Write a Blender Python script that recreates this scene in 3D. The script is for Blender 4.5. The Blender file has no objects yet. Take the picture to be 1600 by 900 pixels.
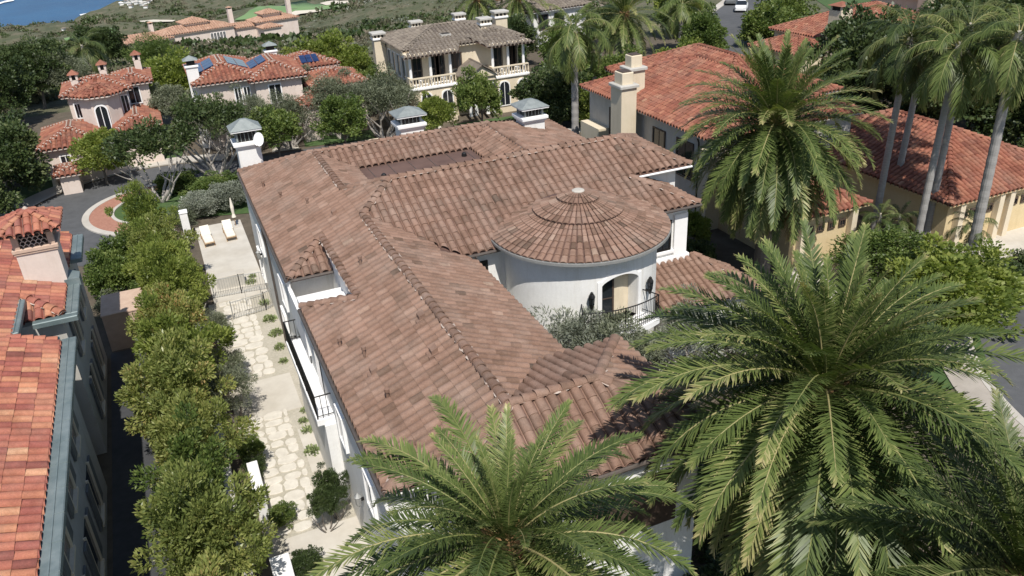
import bpy, bmesh, math, random
import numpy as np
from mathutils import Matrix, Vector
R_ = math.radians
random.seed(7); rng = np.random.default_rng(11)
S = bpy.context.scene
COL = S.collection

# ---------------------------------------------------------------- camera, sky, sun, exposure
CAM_H = 22.3
ROT = np.array([[0.91407367, -0.40291826, -0.04611066],
                [0.22238957, 0.40291826, 0.88780614],
                [-0.33913449, -0.82177475, 0.4579018]])      # world axes -> camera axes
cam = bpy.data.cameras.new('camera'); cam_o = bpy.data.objects.new('camera', cam); COL.objects.link(cam_o)
cam.sensor_width = 36; cam.lens = 1289 / 1600 * 36; cam.clip_start = .5; cam.clip_end = 9000
m4 = Matrix([list(ROT[:, i]) + [0] for i in range(3)] + [[0, 0, 0, 1]])
m4.translation = (0, 0, CAM_H); cam_o.matrix_world = m4
S.camera = cam_o
SUN_AZ, SUN_EL = R_(10), R_(56)          # azimuth measured from -y towards -x
sdir = Vector((-math.sin(SUN_AZ) * math.cos(SUN_EL), -math.cos(SUN_AZ) * math.cos(SUN_EL), math.sin(SUN_EL)))
W = bpy.data.worlds.new('World'); S.world = W; W.use_nodes = True
nt = W.node_tree; bg = nt.nodes['Background']
sky = nt.nodes.new('ShaderNodeTexSky'); sky.sky_type = 'NISHITA'; sky.sun_disc = False
sky.sun_elevation = SUN_EL; sky.sun_rotation = math.atan2(sdir.x, sdir.y)
sky.air_density = 1.0; sky.dust_density = .6; sky.ozone_density = 1.0
nt.links.new(sky.outputs[0], bg.inputs[0]); bg.inputs[1].default_value = .105
sl = bpy.data.lights.new('sun', 'SUN'); sl.energy = 4.7; sl.angle = R_(.55); sl.color = (1, .955, .89)
so = bpy.data.objects.new('sun', sl); COL.objects.link(so)
so.rotation_euler = sdir.to_track_quat('Z', 'Y').to_euler(); so.location = (-30, -60, 90)
S.view_settings.view_transform = 'Standard'; S.view_settings.look = 'None'
S.view_settings.exposure = 0.14; S.view_settings.gamma = 1
S.render.engine = 'CYCLES'

def proj(p):
    c = ROT @ (np.asarray(p, float) - np.array([0, 0, CAM_H])); d = -c[2]
    return 800 + 1289 * c[0] / d, 450 - 1289 * c[1] / d, d

# ---------------------------------------------------------------- materials
MATS = {}
def newmat(name):
    m = bpy.data.materials.new(name); m.use_nodes = True; MATS[name] = m
    return m, m.node_tree, m.node_tree.nodes['Principled BSDF']
def ramp(nt, cols):
    r = nt.nodes.new('ShaderNodeValToRGB'); e = r.color_ramp.elements
    while len(e) < len(cols): e.new(.5)
    for i, (p, c) in enumerate(cols): e[i].position = p; e[i].color = (*c, 1)
    return r
def noise(nt, scale, detail=4, rough=.6, coord='Object'):
    t = nt.nodes.new('ShaderNodeTexCoord'); n = nt.nodes.new('ShaderNodeTexNoise')
    n.inputs['Scale'].default_value = scale; n.inputs['Detail'].default_value = detail; n.inputs['Roughness'].default_value = rough
    nt.links.new(t.outputs[coord], n.inputs['Vector']); return n
def geo_noise(nt, scale, detail=4, rough=.6, stretch=None):
    g = nt.nodes.new('ShaderNodeNewGeometry'); n = nt.nodes.new('ShaderNodeTexNoise')
    n.inputs['Scale'].default_value = scale; n.inputs['Detail'].default_value = detail; n.inputs['Roughness'].default_value = rough
    if stretch:
        mp = nt.nodes.new('ShaderNodeMapping'); mp.inputs['Scale'].default_value = stretch
        nt.links.new(g.outputs['Position'], mp.inputs[0]); nt.links.new(mp.outputs[0], n.inputs['Vector'])
    else: nt.links.new(g.outputs['Position'], n.inputs['Vector'])
    return n
def mix(nt, a, b, fac, mode='MIX'):
    x = nt.nodes.new('ShaderNodeMix'); x.data_type = 'RGBA'; x.blend_type = mode
    for s, v in ((0, fac), (6, a), (7, b)):
        if hasattr(v, 'is_linked'): nt.links.new(v, x.inputs[s])
        elif isinstance(v, (int, float)): x.inputs[s].default_value = v
        else: x.inputs[s].default_value = (*v, 1)
    return x.outputs[2]
def bump(nt, bs, h, strength=.3, dist=.02):
    b = nt.nodes.new('ShaderNodeBump'); b.inputs['Strength'].default_value = strength; b.inputs['Distance'].default_value = dist
    nt.links.new(h, b.inputs['Height']); nt.links.new(b.outputs[0], bs.inputs['Normal'])
def simple(name, c1, c2, scale=3, rough=.8, bscale=None, bstr=.3, metallic=0, stretch=None, big=None):
    m, nt, bs = newmat(name)
    n = geo_noise(nt, scale, 5, .65, stretch)
    r = ramp(nt, [(.3, c1), (.7, c2)]); nt.links.new(n.outputs[0], r.inputs[0]); out = r.outputs[0]
    if big:
        n2 = geo_noise(nt, big[0], 3, .5); r2 = ramp(nt, [(.4, (1, 1, 1)), (.7, big[1])]); nt.links.new(n2.outputs[0], r2.inputs[0])
        out = mix(nt, out, r2.outputs[0], 1.0, 'MULTIPLY')
    nt.links.new(out, bs.inputs['Base Color'])
    bs.inputs['Roughness'].default_value = rough; bs.inputs['Metallic'].default_value = metallic
    if bscale:
        n3 = geo_noise(nt, bscale, 3); bump(nt, bs, n3.outputs[0], bstr)
    return m
def stucco(name, c1, c2, stain=(.86, .84, .80)):
    m, nt, bs = newmat(name)
    n = geo_noise(nt, .8, 5, .65); r = ramp(nt, [(.3, c1), (.7, c2)]); nt.links.new(n.outputs[0], r.inputs[0])
    st = geo_noise(nt, 2.2, 5, .7, (1, 1, .12)); r2 = ramp(nt, [(.52, (1, 1, 1)), (.78, stain)]); nt.links.new(st.outputs[0], r2.inputs[0])
    c = mix(nt, r.outputs[0], r2.outputs[0], 1., 'MULTIPLY'); n3 = geo_noise(nt, 11, 4, .7); r3 = ramp(nt, [(.3, (.95, .95, .95)), (.7, (1.03, 1.03, 1.03))]); nt.links.new(n3.outputs[0], r3.inputs[0])
    nt.links.new(mix(nt, c, r3.outputs[0], 1., 'MULTIPLY'), bs.inputs['Base Color']); bs.inputs['Roughness'].default_value = .88
    n4 = geo_noise(nt, 26, 4, .7); bump(nt, bs, n4.outputs[0], .25, .02); return m
def tilemat(name, cols, lichen=(.3, .27, .22), lf=.35):
    m, nt, bs = newmat(name)
    a = nt.nodes.new('ShaderNodeAttribute'); a.attribute_name = 'tint'
    n = geo_noise(nt, 6, 5, .7); md = nt.nodes.new('ShaderNodeMath'); md.operation = 'MULTIPLY_ADD'; md.inputs[1].default_value = .3; md.inputs[2].default_value = -.15
    nt.links.new(n.outputs[0], md.inputs[0])
    ad = nt.nodes.new('ShaderNodeMath'); ad.operation = 'ADD'; nt.links.new(a.outputs['Fac'], ad.inputs[0]); nt.links.new(md.outputs[0], ad.inputs[1])
    r = ramp(nt, cols); nt.links.new(ad.outputs[0], r.inputs[0])
    n2 = geo_noise(nt, .55, 6, .7); r2 = ramp(nt, [(.45, (0, 0, 0)), (.75, (lf, lf, lf))]); nt.links.new(n2.outputs[0], r2.inputs[0])
    c = mix(nt, r.outputs[0], lichen, r2.outputs[0])
    n4 = geo_noise(nt, 28, 3, .7); r4 = ramp(nt, [(.3, (.78, .78, .78)), (.65, (1.06, 1.06, 1.06))]); nt.links.new(n4.outputs[0], r4.inputs[0])
    c = mix(nt, c, r4.outputs[0], 1.0, 'MULTIPLY')
    n5 = geo_noise(nt, .9, 7, .75); r5 = ramp(nt, [(.34, (.72, .70, .68)), (.56, (1.04, 1.04, 1.04))]); nt.links.new(n5.outputs[0], r5.inputs[0]); c = mix(nt, c, r5.outputs[0], 1.0, 'MULTIPLY')
    nt.links.new(c, bs.inputs['Base Color']); bs.inputs['Roughness'].default_value = .82
    bs.inputs['Specular IOR Level'].default_value = .25
    return m
def leafmat(name, cols, trans=.28, gloss=.45, spec=.35):
    m, nt, bs = newmat(name)
    a = nt.nodes.new('ShaderNodeAttribute'); a.attribute_name = 'tint'
    oi = nt.nodes.new('ShaderNodeObjectInfo')
    md = nt.nodes.new('ShaderNodeMath'); md.operation = 'MULTIPLY_ADD'; md.inputs[1].default_value = .26; md.inputs[2].default_value = -.13
    nt.links.new(oi.outputs['Random'], md.inputs[0])
    ad = nt.nodes.new('ShaderNodeMath'); nt.links.new(a.outputs['Fac'], ad.inputs[0]); nt.links.new(md.outputs[0], ad.inputs[1])
    r = ramp(nt, cols); nt.links.new(ad.outputs[0], r.inputs[0])
    nt.links.new(r.outputs[0], bs.inputs['Base Color']); bs.inputs['Roughness'].default_value = gloss
    bs.inputs['Specular IOR Level'].default_value = spec
    tr = nt.nodes.new('ShaderNodeBsdfTranslucent'); nt.links.new(mix(nt, r.outputs[0], (1.25, 1.3, .6), 1., 'MULTIPLY'), tr.inputs[0])
    ms = nt.nodes.new('ShaderNodeMixShader'); ms.inputs[0].default_value = trans
    nt.links.new(bs.outputs[0], ms.inputs[1]); nt.links.new(tr.outputs[0], ms.inputs[2])
    nt.links.new(ms.outputs[0], nt.nodes['Material Output'].inputs[0])
    return m

tilemat('tile_brown', [(0, (0.103, 0.072, 0.053)), (.15, (0.159, 0.100, 0.070)), (.38, (0.242, 0.148, 0.106)), (.62, (0.284, 0.176, 0.129)), (.85, (0.33, 0.218, 0.163)), (1, (0.396, 0.295, 0.224))], (.28, .228, .19), .5)
tilemat('tile_orange', [(0, (.20, .075, .06)), (.25, (.31, .10, .078)), (.5, (.41, .15, .10)), (.75, (.51, .225, .13)), (1, (.60, .36, .22))], (.36, .25, .19), .35)
tilemat('tile_red', [(0, (0.141, 0.053, 0.039)), (.25, (0.224, 0.082, 0.056)), (.5, (0.304, 0.116, 0.074)), (.75, (0.361, 0.160, 0.100)), (1, (0.440, 0.271, 0.180))], (.29, .19, .14), .6)
tilemat('tile_grey', [(0, (.12, .10, .085)), (.5, (.22, .185, .15)), (1, (.31, .265, .21))], (.25, .22, .18), .3)
tilemat('tile_pale', [(0, (.36, .20, .14)), (.5, (.47, .29, .20)), (1, (.56, .38, .28))], (.4, .3, .22), .3)
simple('clay_under', (.09, .05, .04), (.15, .085, .065), 4, .9)
simple('mortar', (.36, .28, .23), (.50, .42, .36), 7, .9)
stucco('stucco_white', (.74, .73, .70), (.83, .82, .79))
simple('stucco_trim', (.80, .79, .77), (.86, .85, .83), 1.5, .8)
stucco('stucco_cream', (.64, .55, .40), (.72, .62, .47))
stucco('stucco_yellow', (.58, .45, .25), (.66, .53, .32))
stucco('stucco_pink', (.62, .52, .45), (.71, .61, .54))
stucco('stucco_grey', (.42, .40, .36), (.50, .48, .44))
simple('brick_pink', (.47, .33, .25), (.58, .43, .33), 3, .85)
simple('deck_brown', (.105, .062, .05), (.15, .09, .07), 1.1, .85, big=(.5, (.75, .72, .7)))
simple('copper', (.155, .195, .198), (.245, .285, .28), 2.2, .55, metallic=.25, big=(.6, (.7, .75, .75)))
simple('lead', (.20, .222, .215), (.30, .325, .312), 3, .55, metallic=.2)
simple('gutter_brown', (.09, .075, .065), (.14, .115, .1), 4, .5, metallic=.3)
simple('iron', (.012, .012, .013), (.022, .021, .02), 5, .45, metallic=.4)
simple('grey_steel', (.28, .28, .27), (.36, .36, .34), 5, .5, metallic=.3)
simple('asphalt', (.075, .077, .08), (.105, .107, .11), 1.2, .9, 60, .2, big=(.12, (.8, .8, .8)))
simple('concrete', (.46, .43, .38), (.55, .51, .45), 1.3, .88, 30, .15, big=(.3, (.86, .85, .83)))
simple('concrete_warm', (.49, .455, .395), (.58, .545, .48), 1.1, .88, 30, .12, big=(.4, (.88, .86, .83)))
simple('walk_tan', (.33, .295, .25), (.42, .375, .32), 1.2, .9, 30, .15, big=(.4, (.85, .84, .82)))
simple('paver_red', (.30, .14, .095), (.40, .20, .14), 5, .88)
simple('gravel', (.37, .34, .275), (.50, .46, .385), 9, .95, 60, .4, big=(.5, (.86, .86, .82)))
simple('flagstone', (.52, .48, .41), (.66, .62, .54), 2.5, .85, 14, .25)
simple('shade_toned_paving', (.04, .042, .045), (.065, .066, .07), 2, .8)  # near-black base colour carries the shade of the courtyard
simple('lawn', (.04, .08, .022), (.075, .125, .035), 2.5, .95, 40, .5, big=(.25, (.8, .9, .7)))
simple('fairway', (.13, .23, .085), (.19, .29, .12), .04, .95)
simple('soil', (.075, .06, .042), (.13, .105, .075), 1.4, .95, 20, .5)
simple('bark', (.10, .085, .07), (.20, .175, .15), 5, .9, 25, .5)
simple('bark_pale', (.26, .23, .20), (.42, .39, .35), 4, .9, 20, .4)
simple('palm_bark', (.14, .115, .09), (.25, .21, .17), 6, .92, 30, .5, stretch=(1, 1, 5))
simple('royal_bark', (.24, .225, .21), (.36, .345, .325), 5, .85, 20, .3, stretch=(.6, .6, 6))
simple('boot_brown', (.20, .11, .05), (.34, .20, .09), 8, .9, 20, .5)
simple('husk', (.34, .30, .24), (.50, .46, .39), 6, .9, 20, .4)
simple('wood_dark', (.05, .035, .025), (.09, .06, .045), 5, .6)
simple('fabric_cream', (.72, .66, .55), (.80, .74, .63), 10, .9)
simple('teak', (.30, .19, .10), (.42, .28, .16), 8, .7)
simple('white_paint', (.78, .78, .77), (.84, .84, .83), 3, .4)
simple('sand', (.52, .47, .38), (.66, .60, .50), .02, .95)
simple('foam_white', (.75, .77, .78), (.85, .86, .87), .05, .8)
simple('shutter_grey', (.10, .105, .105), (.15, .155, .155), 4, .6)
simple('flower_red', (.35, .03, .05), (.5, .08, .08), 8, .8)
simple('rubber', (.012, .012, .012), (.02, .02, .02), 5, .8)
m, nt, bs = newmat('glass'); bs.inputs['Base Color'].default_value = (.018, .022, .027, 1); bs.inputs['Roughness'].default_value = .06; bs.inputs['Specular IOR Level'].default_value = .7
n = geo_noise(nt, .6, 2); bump(nt, bs, n.outputs[0], .08, .05)
m, nt, bs = newmat('solar'); bs.inputs['Base Color'].default_value = (.02, .04, .11, 1); bs.inputs['Roughness'].default_value = .12
n = geo_noise(nt, 2, 2); r = ramp(nt, [(.3, (.015, .03, .085)), (.7, (.03, .055, .14))]); nt.links.new(n.outputs[0], r.inputs[0]); nt.links.new(r.outputs[0], bs.inputs['Base Color'])
m, nt, bs = newmat('sea'); bs.inputs['Roughness'].default_value = .35
n = geo_noise(nt, .012, 6, .65); r = ramp(nt, [(.3, (.012, .06, .15)), (.7, (.02, .10, .22))]); nt.links.new(n.outputs[0], r.inputs[0]); nt.links.new(r.outputs[0], bs.inputs['Base Color'])
n = geo_noise(nt, .12, 6, .7); bump(nt, bs, n.outputs[0], .5, 1.5)
# hillside: dry chaparral mottled with grass and bare soil
m, nt, bs = newmat('hillside')
n = geo_noise(nt, .09, 7, .7); r = ramp(nt, [(.28, (.055, .065, .035)), (.46, (.09, .098, .052)), (.6, (.14, .125, .085)), (.75, (.21, .18, .13))]); nt.links.new(n.outputs[0], r.inputs[0])
n2 = geo_noise(nt, .9, 5, .7); r2 = ramp(nt, [(.3, (.55, .6, .5)), (.65, (1.15, 1.12, 1.05))]); nt.links.new(n2.outputs[0], r2.inputs[0])
nt.links.new(mix(nt, r.outputs[0], r2.outputs[0], 1., 'MULTIPLY'), bs.inputs['Base Color']); bs.inputs['Roughness'].default_value = .95
bump(nt, bs, n2.outputs[0], .6, .5)
G = lambda k: [(p, tuple(v * k for v in c)) for p, c in [(0, (.025, .045, .012)), (.35, (.05, .085, .02)), (.7, (.095, .135, .032)), (1, (.16, .19, .055))]]
leafmat('leaf_green', [(0, (.05, .08, .022)), (.35, (.095, .145, .036)), (.7, (.165, .215, .058)), (1, (.26, .30, .095))], .34)
leafmat('leaf_hedge', [(0, (.10, .13, .04)), (.3, (.19, .23, .065)), (.62, (.29, .315, .10)), (.85, (.38, .37, .13)), (.95, (.42, .30, .13)), (1, (.44, .22, .10))], .38, .38)
leafmat('leaf_lime', [(0, (.09, .13, .028)), (.4, (.20, .25, .055)), (1, (.34, .37, .10))], .4)
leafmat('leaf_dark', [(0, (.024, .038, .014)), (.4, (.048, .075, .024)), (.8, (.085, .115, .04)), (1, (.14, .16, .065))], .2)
leafmat('leaf_olive', [(0, (.085, .10, .06)), (.5, (.165, .185, .115)), (.85, (.25, .265, .185)), (1, (.37, .38, .30))], .2, .6)
leafmat('leaf_grey', [(0, (.12, .135, .10)), (.5, (.23, .25, .195)), (.85, (.34, .355, .295)), (1, (.50, .51, .45))], .2, .6)
leafmat('leaf_brush', [(0, (.055, .062, .036)), (.4, (.10, .108, .06)), (.75, (.16, .145, .10)), (1, (.23, .195, .15))], .1, .9, .1)
leafmat('frond_green', [(0, (.035, .055, .018)), (.3, (.075, .108, .032)), (.62, (.135, .178, .052)), (.85, (.235, .26, .088)), (1, (.43, .38, .18))], .26, .42, .28)
leafmat('frond_dark', [(0, (.03, .046, .016)), (.35, (.06, .09, .028)), (.7, (.11, .14, .045)), (1, (.24, .24, .10))], .24, .46, .28)
leafmat('frond_dry', [(0, (.20, .14, .07)), (.5, (.32, .24, .13)), (1, (.45, .36, .22))], .2, .8, .1)
leafmat('agave', [(0, (.13, .17, .07)), (.5, (.23, .28, .12)), (1, (.36, .40, .20))], .1, .6)

# ---------------------------------------------------------------- helpers
def props(o, label=None, cat=None, group=None, kind=None):
    for k, v in (('label', label), ('category', cat), ('group', group), ('kind', kind)):
        if v: o[k] = v
    return o
def mkmesh(name, V, F, mat=None, tint=None, smooth=False):
    me = bpy.data.meshes.new(name); V = np.asarray(V, float)
    if isinstance(F, np.ndarray):
        k = F.shape[1]
        me.vertices.add(len(V)); me.vertices.foreach_set('co', V.astype(np.float32).ravel())
        me.loops.add(F.size); me.loops.foreach_set('vertex_index', F.astype(np.int32).ravel())
        me.polygons.add(len(F)); me.polygons.foreach_set('loop_start', np.arange(0, F.size, k, dtype=np.int32))
        me.update(calc_edges=True)
    else: me.from_pydata([tuple(v) for v in V], [], F); me.update()
    if tint is not None:
        a = me.attributes.new('tint', 'FLOAT', 'POINT'); a.data.foreach_set('value', np.asarray(tint, np.float32))
    if mat: me.materials.append(MATS[mat])
    if smooth: me.polygons.foreach_set('use_smooth', [True] * len(me.polygons))
    return me
def link(name, data, parent=None, loc=None, rz=0, scale=None, mw=None):
    o = bpy.data.objects.new(name, data); COL.objects.link(o)
    if loc is not None: o.location = loc
    if rz: o.rotation_euler = (0, 0, rz)
    if scale is not None: o.scale = scale
    if mw is not None: o.matrix_world = mw
    if parent: o.parent = parent
    return o
def root(name, label, cat, loc=(0, 0, 0), rz=0, group=None):
    o = link(name, None, None, loc, rz); o.empty_display_size = .5
    return props(o, label, cat, group)
class MB:
    def __init__(s): s.v = []; s.f = []; s.t = []
    def add(s, V, F, t=.5):
        b = len(s.v); s.v += [tuple(map(float, p)) for p in V]; s.f += [tuple(b + i for i in f) for f in F]; s.t += [t] * len(V); return s
    def box(s, x0, x1, y0, y1, z0, z1):
        return s.add([(x0, y0, z0), (x1, y0, z0), (x1, y1, z0), (x0, y1, z0), (x0, y0, z1), (x1, y0, z1), (x1, y1, z1), (x0, y1, z1)],
                     [(0, 3, 2, 1), (4, 5, 6, 7), (0, 1, 5, 4), (1, 2, 6, 5), (2, 3, 7, 6), (3, 0, 4, 7)])
    def bev(s, x0, x1, y0, y1, z0, z1, b):      # box with chamfered vertical and top edges
        p = lambda d, z: [(x0 + b, y0 + d, z), (x1 - b, y0 + d, z), (x1 - d, y0 + b, z), (x1 - d, y1 - b, z), (x1 - b, y1 - d, z), (x0 + b, y1 - d, z), (x0 + d, y1 - b, z), (x0 + d, y0 + b, z)]
        V = p(0, z0) + p(0, z1 - b) + p(b, z1)
        F = [tuple(range(7, -1, -1)), tuple(range(16, 24))]
        for k in (0, 8): F += [(k + i, k + (i + 1) % 8, k + 8 + (i + 1) % 8, k + 8 + i) for i in range(8)]
        return s.add(V, F)
    def obox(s, c, ax, ay, az):     # oriented box, half axes
        c, ax, ay, az = map(Vector, (c, ax, ay, az))
        V = [c + i * ax + j * ay + k * az for k in (-1, 1) for j in (-1, 1) for i in (-1, 1)]
        return s.add(V, [(0, 2, 3, 1), (4, 5, 7, 6), (0, 1, 5, 4), (1, 3, 7, 5), (3, 2, 6, 7), (2, 0, 4, 6)])
    def prism(s, poly, z0, z1):
        n = len(poly); zt = z1 if callable(z1) else (lambda x, y: z1)
        V = [(x, y, z0) for x, y in poly] + [(x, y, zt(x, y)) for x, y in poly]
        return s.add(V, [tuple(range(n - 1, -1, -1)), tuple(range(n, 2 * n))] + [(i, (i + 1) % n, n + (i + 1) % n, n + i) for i in range(n)])
    def poly(s, P): return s.add(P, [tuple(range(len(P)))])
    def tube(s, P, r, n=8, cap=True):
        P = [Vector(p) for p in P]; rs = r if hasattr(r, '__len__') else [r] * len(P); V = []; F = []
        for i, p in enumerate(P):
            d = (P[min(i + 1, len(P) - 1)] - P[max(i - 1, 0)]).normalized()
            a = d.cross(Vector((0, 0, 1)) if abs(d.z) < .95 else Vector((1, 0, 0))).normalized(); b = d.cross(a)
            V += [p + (a * math.cos(2 * math.pi * k / n) + b * math.sin(2 * math.pi * k / n)) * rs[i] for k in range(n)]
        for i in range(len(P) - 1): F += [(i * n + k, i * n + (k + 1) % n, (i + 1) * n + (k + 1) % n, (i + 1) * n + k) for k in range(n)]
        if cap: F += [tuple(range(n)), tuple(range(len(V) - 1, len(V) - n - 1, -1))]
        return s.add(V, F)
    def lathe(s, prof, c=(0, 0), n=16, a0=0, a1=2 * math.pi):
        full = abs(a1 - a0 - 2 * math.pi) < 1e-6; m = n if full else n + 1; V = []; F = []
        for r, z in prof: V += [(c[0] + r * math.cos(a0 + (a1 - a0) * k / n), c[1] + r * math.sin(a0 + (a1 - a0) * k / n), z) for k in range(m)]
        for i in range(len(prof) - 1):
            for k in range(n): F.append((i * m + k, i * m + (k + 1) % m, (i + 1) * m + (k + 1) % m, (i + 1) * m + k))
        return s.add(V, F)
    def build(s, name, mat, parent=None, kind=None, smooth=False, tint=False, loc=None, label=None):
        o = link(name, mkmesh(name, s.v, s.f, mat, s.t if tint else None, smooth), parent, loc)
        return props(o, label, kind=kind)
def recalc(o):
    bm = bmesh.new(); bm.from_mesh(o.data); bmesh.ops.recalc_face_normals(bm, faces=bm.faces); bm.to_mesh(o.data); bm.free(); return o

# ---------------------------------------------------------------- clay tile roofs
def tile_template(tw, tl, seg=6, h=None):
    """S-shaped barrel tile: u across, v up the slope, w off the roof"""
    bw = tw * .80; h = h or tw * .36; V = []; F = []
    arc = [(-math.cos(math.pi * k / seg) * bw / 2, max(0, math.sin(math.pi * k / seg)) ** .72) for k in range(seg + 1)]
    ends = ((0, .026, 1.0), (tl * 1.1, .0, .94)); n = seg + 1
    for v, lift, sc in ends: V += [(u * sc, v, w * h * sc + lift) for u, w in arc]
    F += [(k, k + 1, n + k + 1, n + k) for k in range(seg)]
    b = len(V)                                        # pan between the barrels, its own vertices so the crease stays sharp
    for v, lift, sc in ends: V += [(bw / 2 * sc, v, lift), (tw * .5, v, lift * .4 - .06), (tw - bw / 2 * sc, v, lift * .5)]
    F += [(b + k, b + k + 1, b + 4 + k, b + 3 + k) for k in range(2)]
    b = len(V); V += [(u, 0, w * h + ends[0][1]) for u, w in arc] + [(u * .82, .006, w * h * .72 + .012) for u, w in arc]
    F += [(b + k + 1, b + k, b + n + k, b + n + k + 1) for k in range(seg)]
    return np.array(V), F
def inside(poly, pts, eps=0):
    ok = np.ones(len(pts), bool); n = len(poly)
    a = sum(poly[i][0] * poly[(i + 1) % n][1] - poly[(i + 1) % n][0] * poly[i][1] for i in range(n)); sg = 1 if a > 0 else -1
    for i in range(n):
        (x0, y0), (x1, y1) = poly[i], poly[(i + 1) % n]; L = math.hypot(x1 - x0, y1 - y0)
        ok &= sg * ((x1 - x0) * (pts[:, 1] - y0) - (y1 - y0) * (pts[:, 0] - x0)) / L > -eps
    return ok
class TileRoof:
    def __init__(s, parent, mat, tw=.36, tl=.4, seed=1, avoid=None, seg=6, var=.55):
        s.var = var; s.p = parent; s.mat = mat; s.tw = tw; s.tl = tl; s.rng = np.random.default_rng(seed); s.planes = []; s.avoid = avoid; s.seg = seg; s.capn = 0
    def plane(s, up, pitch, ref, pieces):
        """up: horizontal unit vector up the slope; ref: point on the plane; pieces: convex plan polygons"""
        h = np.array(up, float); h /= np.linalg.norm(h); c = math.sqrt(1 + pitch * pitch)
        U = np.array([h[1], -h[0], 0]); Vv = np.array([h[0], h[1], pitch]) / c; N = np.cross(U, Vv)
        s.planes.append((h, pitch, np.array(ref, float), pieces, U, Vv, N, c))
    def zat(s, pl, x, y): h, p, r = pl[0], pl[1], pl[2]; return r[2] + p * ((x - r[0]) * h[0] + (y - r[1]) * h[1])
    def finish(s, n_single=0, under='clay_under', under_drop=.03):
        T, F = tile_template(s.tw, s.tl, s.seg); nT = len(T); quads = np.array([f for f in F]); cand = []; store = []
        ub = MB()
        for pi, pl in enumerate(s.planes):
            h, p, r, pieces, U, Vv, N, c = pl
            for qi, poly in enumerate(pieces):
                P = np.array(poly, float) - r[:2]; u = P @ U[:2]; v = P @ h * c
                i0, i1 = int(math.floor(u.min() / s.tw)) - 1, int(math.ceil(u.max() / s.tw)) + 1
                j0, j1 = int(math.floor(v.min() / s.tl)) - 1, int(math.ceil(v.max() / s.tl)) + 1
                I, J = np.meshgrid(np.arange(i0, i1 + 1), np.arange(j0, j1 + 1)); I = I.ravel(); J = J.ravel()
                rs = lambda k: np.modf(np.abs(np.sin(I * 12.9898 + J * 78.233 + pi * 37.7 + k * 19.19) * 43758.5453))[0]
                tint = np.clip(.5 + ((rs(0) + rs(3)) * .5 - .5) * s.var + (rs(5) < .03) * .22 - (rs(6) < .05) * .24, 0.02, 1)
                jw = (rs(1) - .5) * .016; jr = (rs(2) - .5) * .032; js = (rs(4) - .5) * .03
                O = r + np.outer(I * s.tw, U) + np.outer(J * s.tl + js, Vv) + np.outer(jw, N)
                ctr = O + Vv * s.tl * .5
                near = inside(poly, ctr[:, :2], s.tl * 1.1)
                full = near.copy()
                for du, dv in ((-.5, 0), (.6, 0), (-.5, 1.05), (.6, 1.05)):
                    full &= inside(poly, (O + U * s.tw * du + Vv * s.tl * dv)[:, :2], -.005)
                keep = np.where(near)[0]
                store.append((pi, qi, O[keep], tint[keep], jr[keep], full[keep]))
                for k, gi in enumerate(keep):
                    if n_single and full[gi]:
                        x, y, d = proj(ctr[gi])
                        if 5 < x < 1595 and 5 < y < 890 and np.dot(N, ctr[gi] - np.array([0, 0, CAM_H])) < 0 and not (s.avoid and s.avoid(x, y)):
                            ff = -np.dot(N, (ctr[gi] - np.array([0, 0, CAM_H]))) / d
                            cand.append((ff / d / d, len(store) - 1, k))
                ub.poly([(x, y, s.zat(pl, x, y) - under_drop) for x, y in (poly if N[2] > 0 else poly)])
        cand.sort(reverse=True); single = {(a, b) for _, a, b in cand[:n_single]}
        q = 10; variants = {}
        allV = []; allF = []; allT = []
        bmall = bmesh.new(); lay = bmall.verts.layers.float.new('tint')
        for si, (pi, qi, O, tint, jr, full) in enumerate(store):
            h, p, r, pieces, U, Vv, N, c = s.planes[pi]; poly = pieces[qi]
            rest = [k for k in range(len(O)) if (si, k) not in single]
            for k in range(len(O)):
                if (si, k) not in single: continue
                b = min(q - 1, int(tint[k] * q))
                if b not in variants: variants[b] = mkmesh('roof_tile', T, quads, s.mat, [(b + .5) / q] * nT)
                U2 = U * math.cos(jr[k]) + Vv * math.sin(jr[k]); V2 = np.cross(N, U2)
                M = Matrix([[U2[a], V2[a], N[a], O[k][a]] for a in range(3)] + [[0, 0, 0, 1]])
                link('roof_tile', variants[b], s.p, mw=M)
            if not rest: continue
            Or = O[rest]; cj = np.cos(jr[rest]); sj = np.sin(jr[rest])
            u = T[None, :, 0] * cj[:, None] - T[None, :, 1] * sj[:, None]; v = T[None, :, 0] * sj[:, None] + T[None, :, 1] * cj[:, None]
            VV = (Or[:, None, :] + u[..., None] * U + v[..., None] * Vv + T[None, :, 2, None] * N).reshape(-1, 3)
            FF = (quads[None] + (np.arange(len(rest)) * nT)[:, None, None]).reshape(-1, 4)
            me = mkmesh('tmp', VV, FF, None, np.repeat(tint[rest], nT))
            bm = bmesh.new(); bm.from_mesh(me); bpy.data.meshes.remove(me)
            n = len(poly); a2 = sum(poly[i][0] * poly[(i + 1) % n][1] - poly[(i + 1) % n][0] * poly[i][1] for i in range(n)); sg = 1 if a2 > 0 else -1
            for i in range(n):
                (x0, y0), (x1, y1) = poly[i], poly[(i + 1) % n]
                # eave edges are left ragged: tiles overhang a little
                ee = .07 if max(abs((x0 - r[0]) * h[0] + (y0 - r[1]) * h[1]), abs((x1 - r[0]) * h[0] + (y1 - r[1]) * h[1])) < .01 else 0
                no = Vector((y1 - y0, -(x1 - x0), 0)) * sg; no.normalize()
                bmesh.ops.bisect_plane(bm, geom=bm.verts[:] + bm.edges[:] + bm.faces[:], plane_co=Vector((x0, y0, 0)) + no * ee, plane_no=no, clear_outer=True)
            me = bpy.data.meshes.new('tmp'); bm.to_mesh(me); bm.free(); bmall.from_mesh(me); bpy.data.meshes.remove(me)
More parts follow.
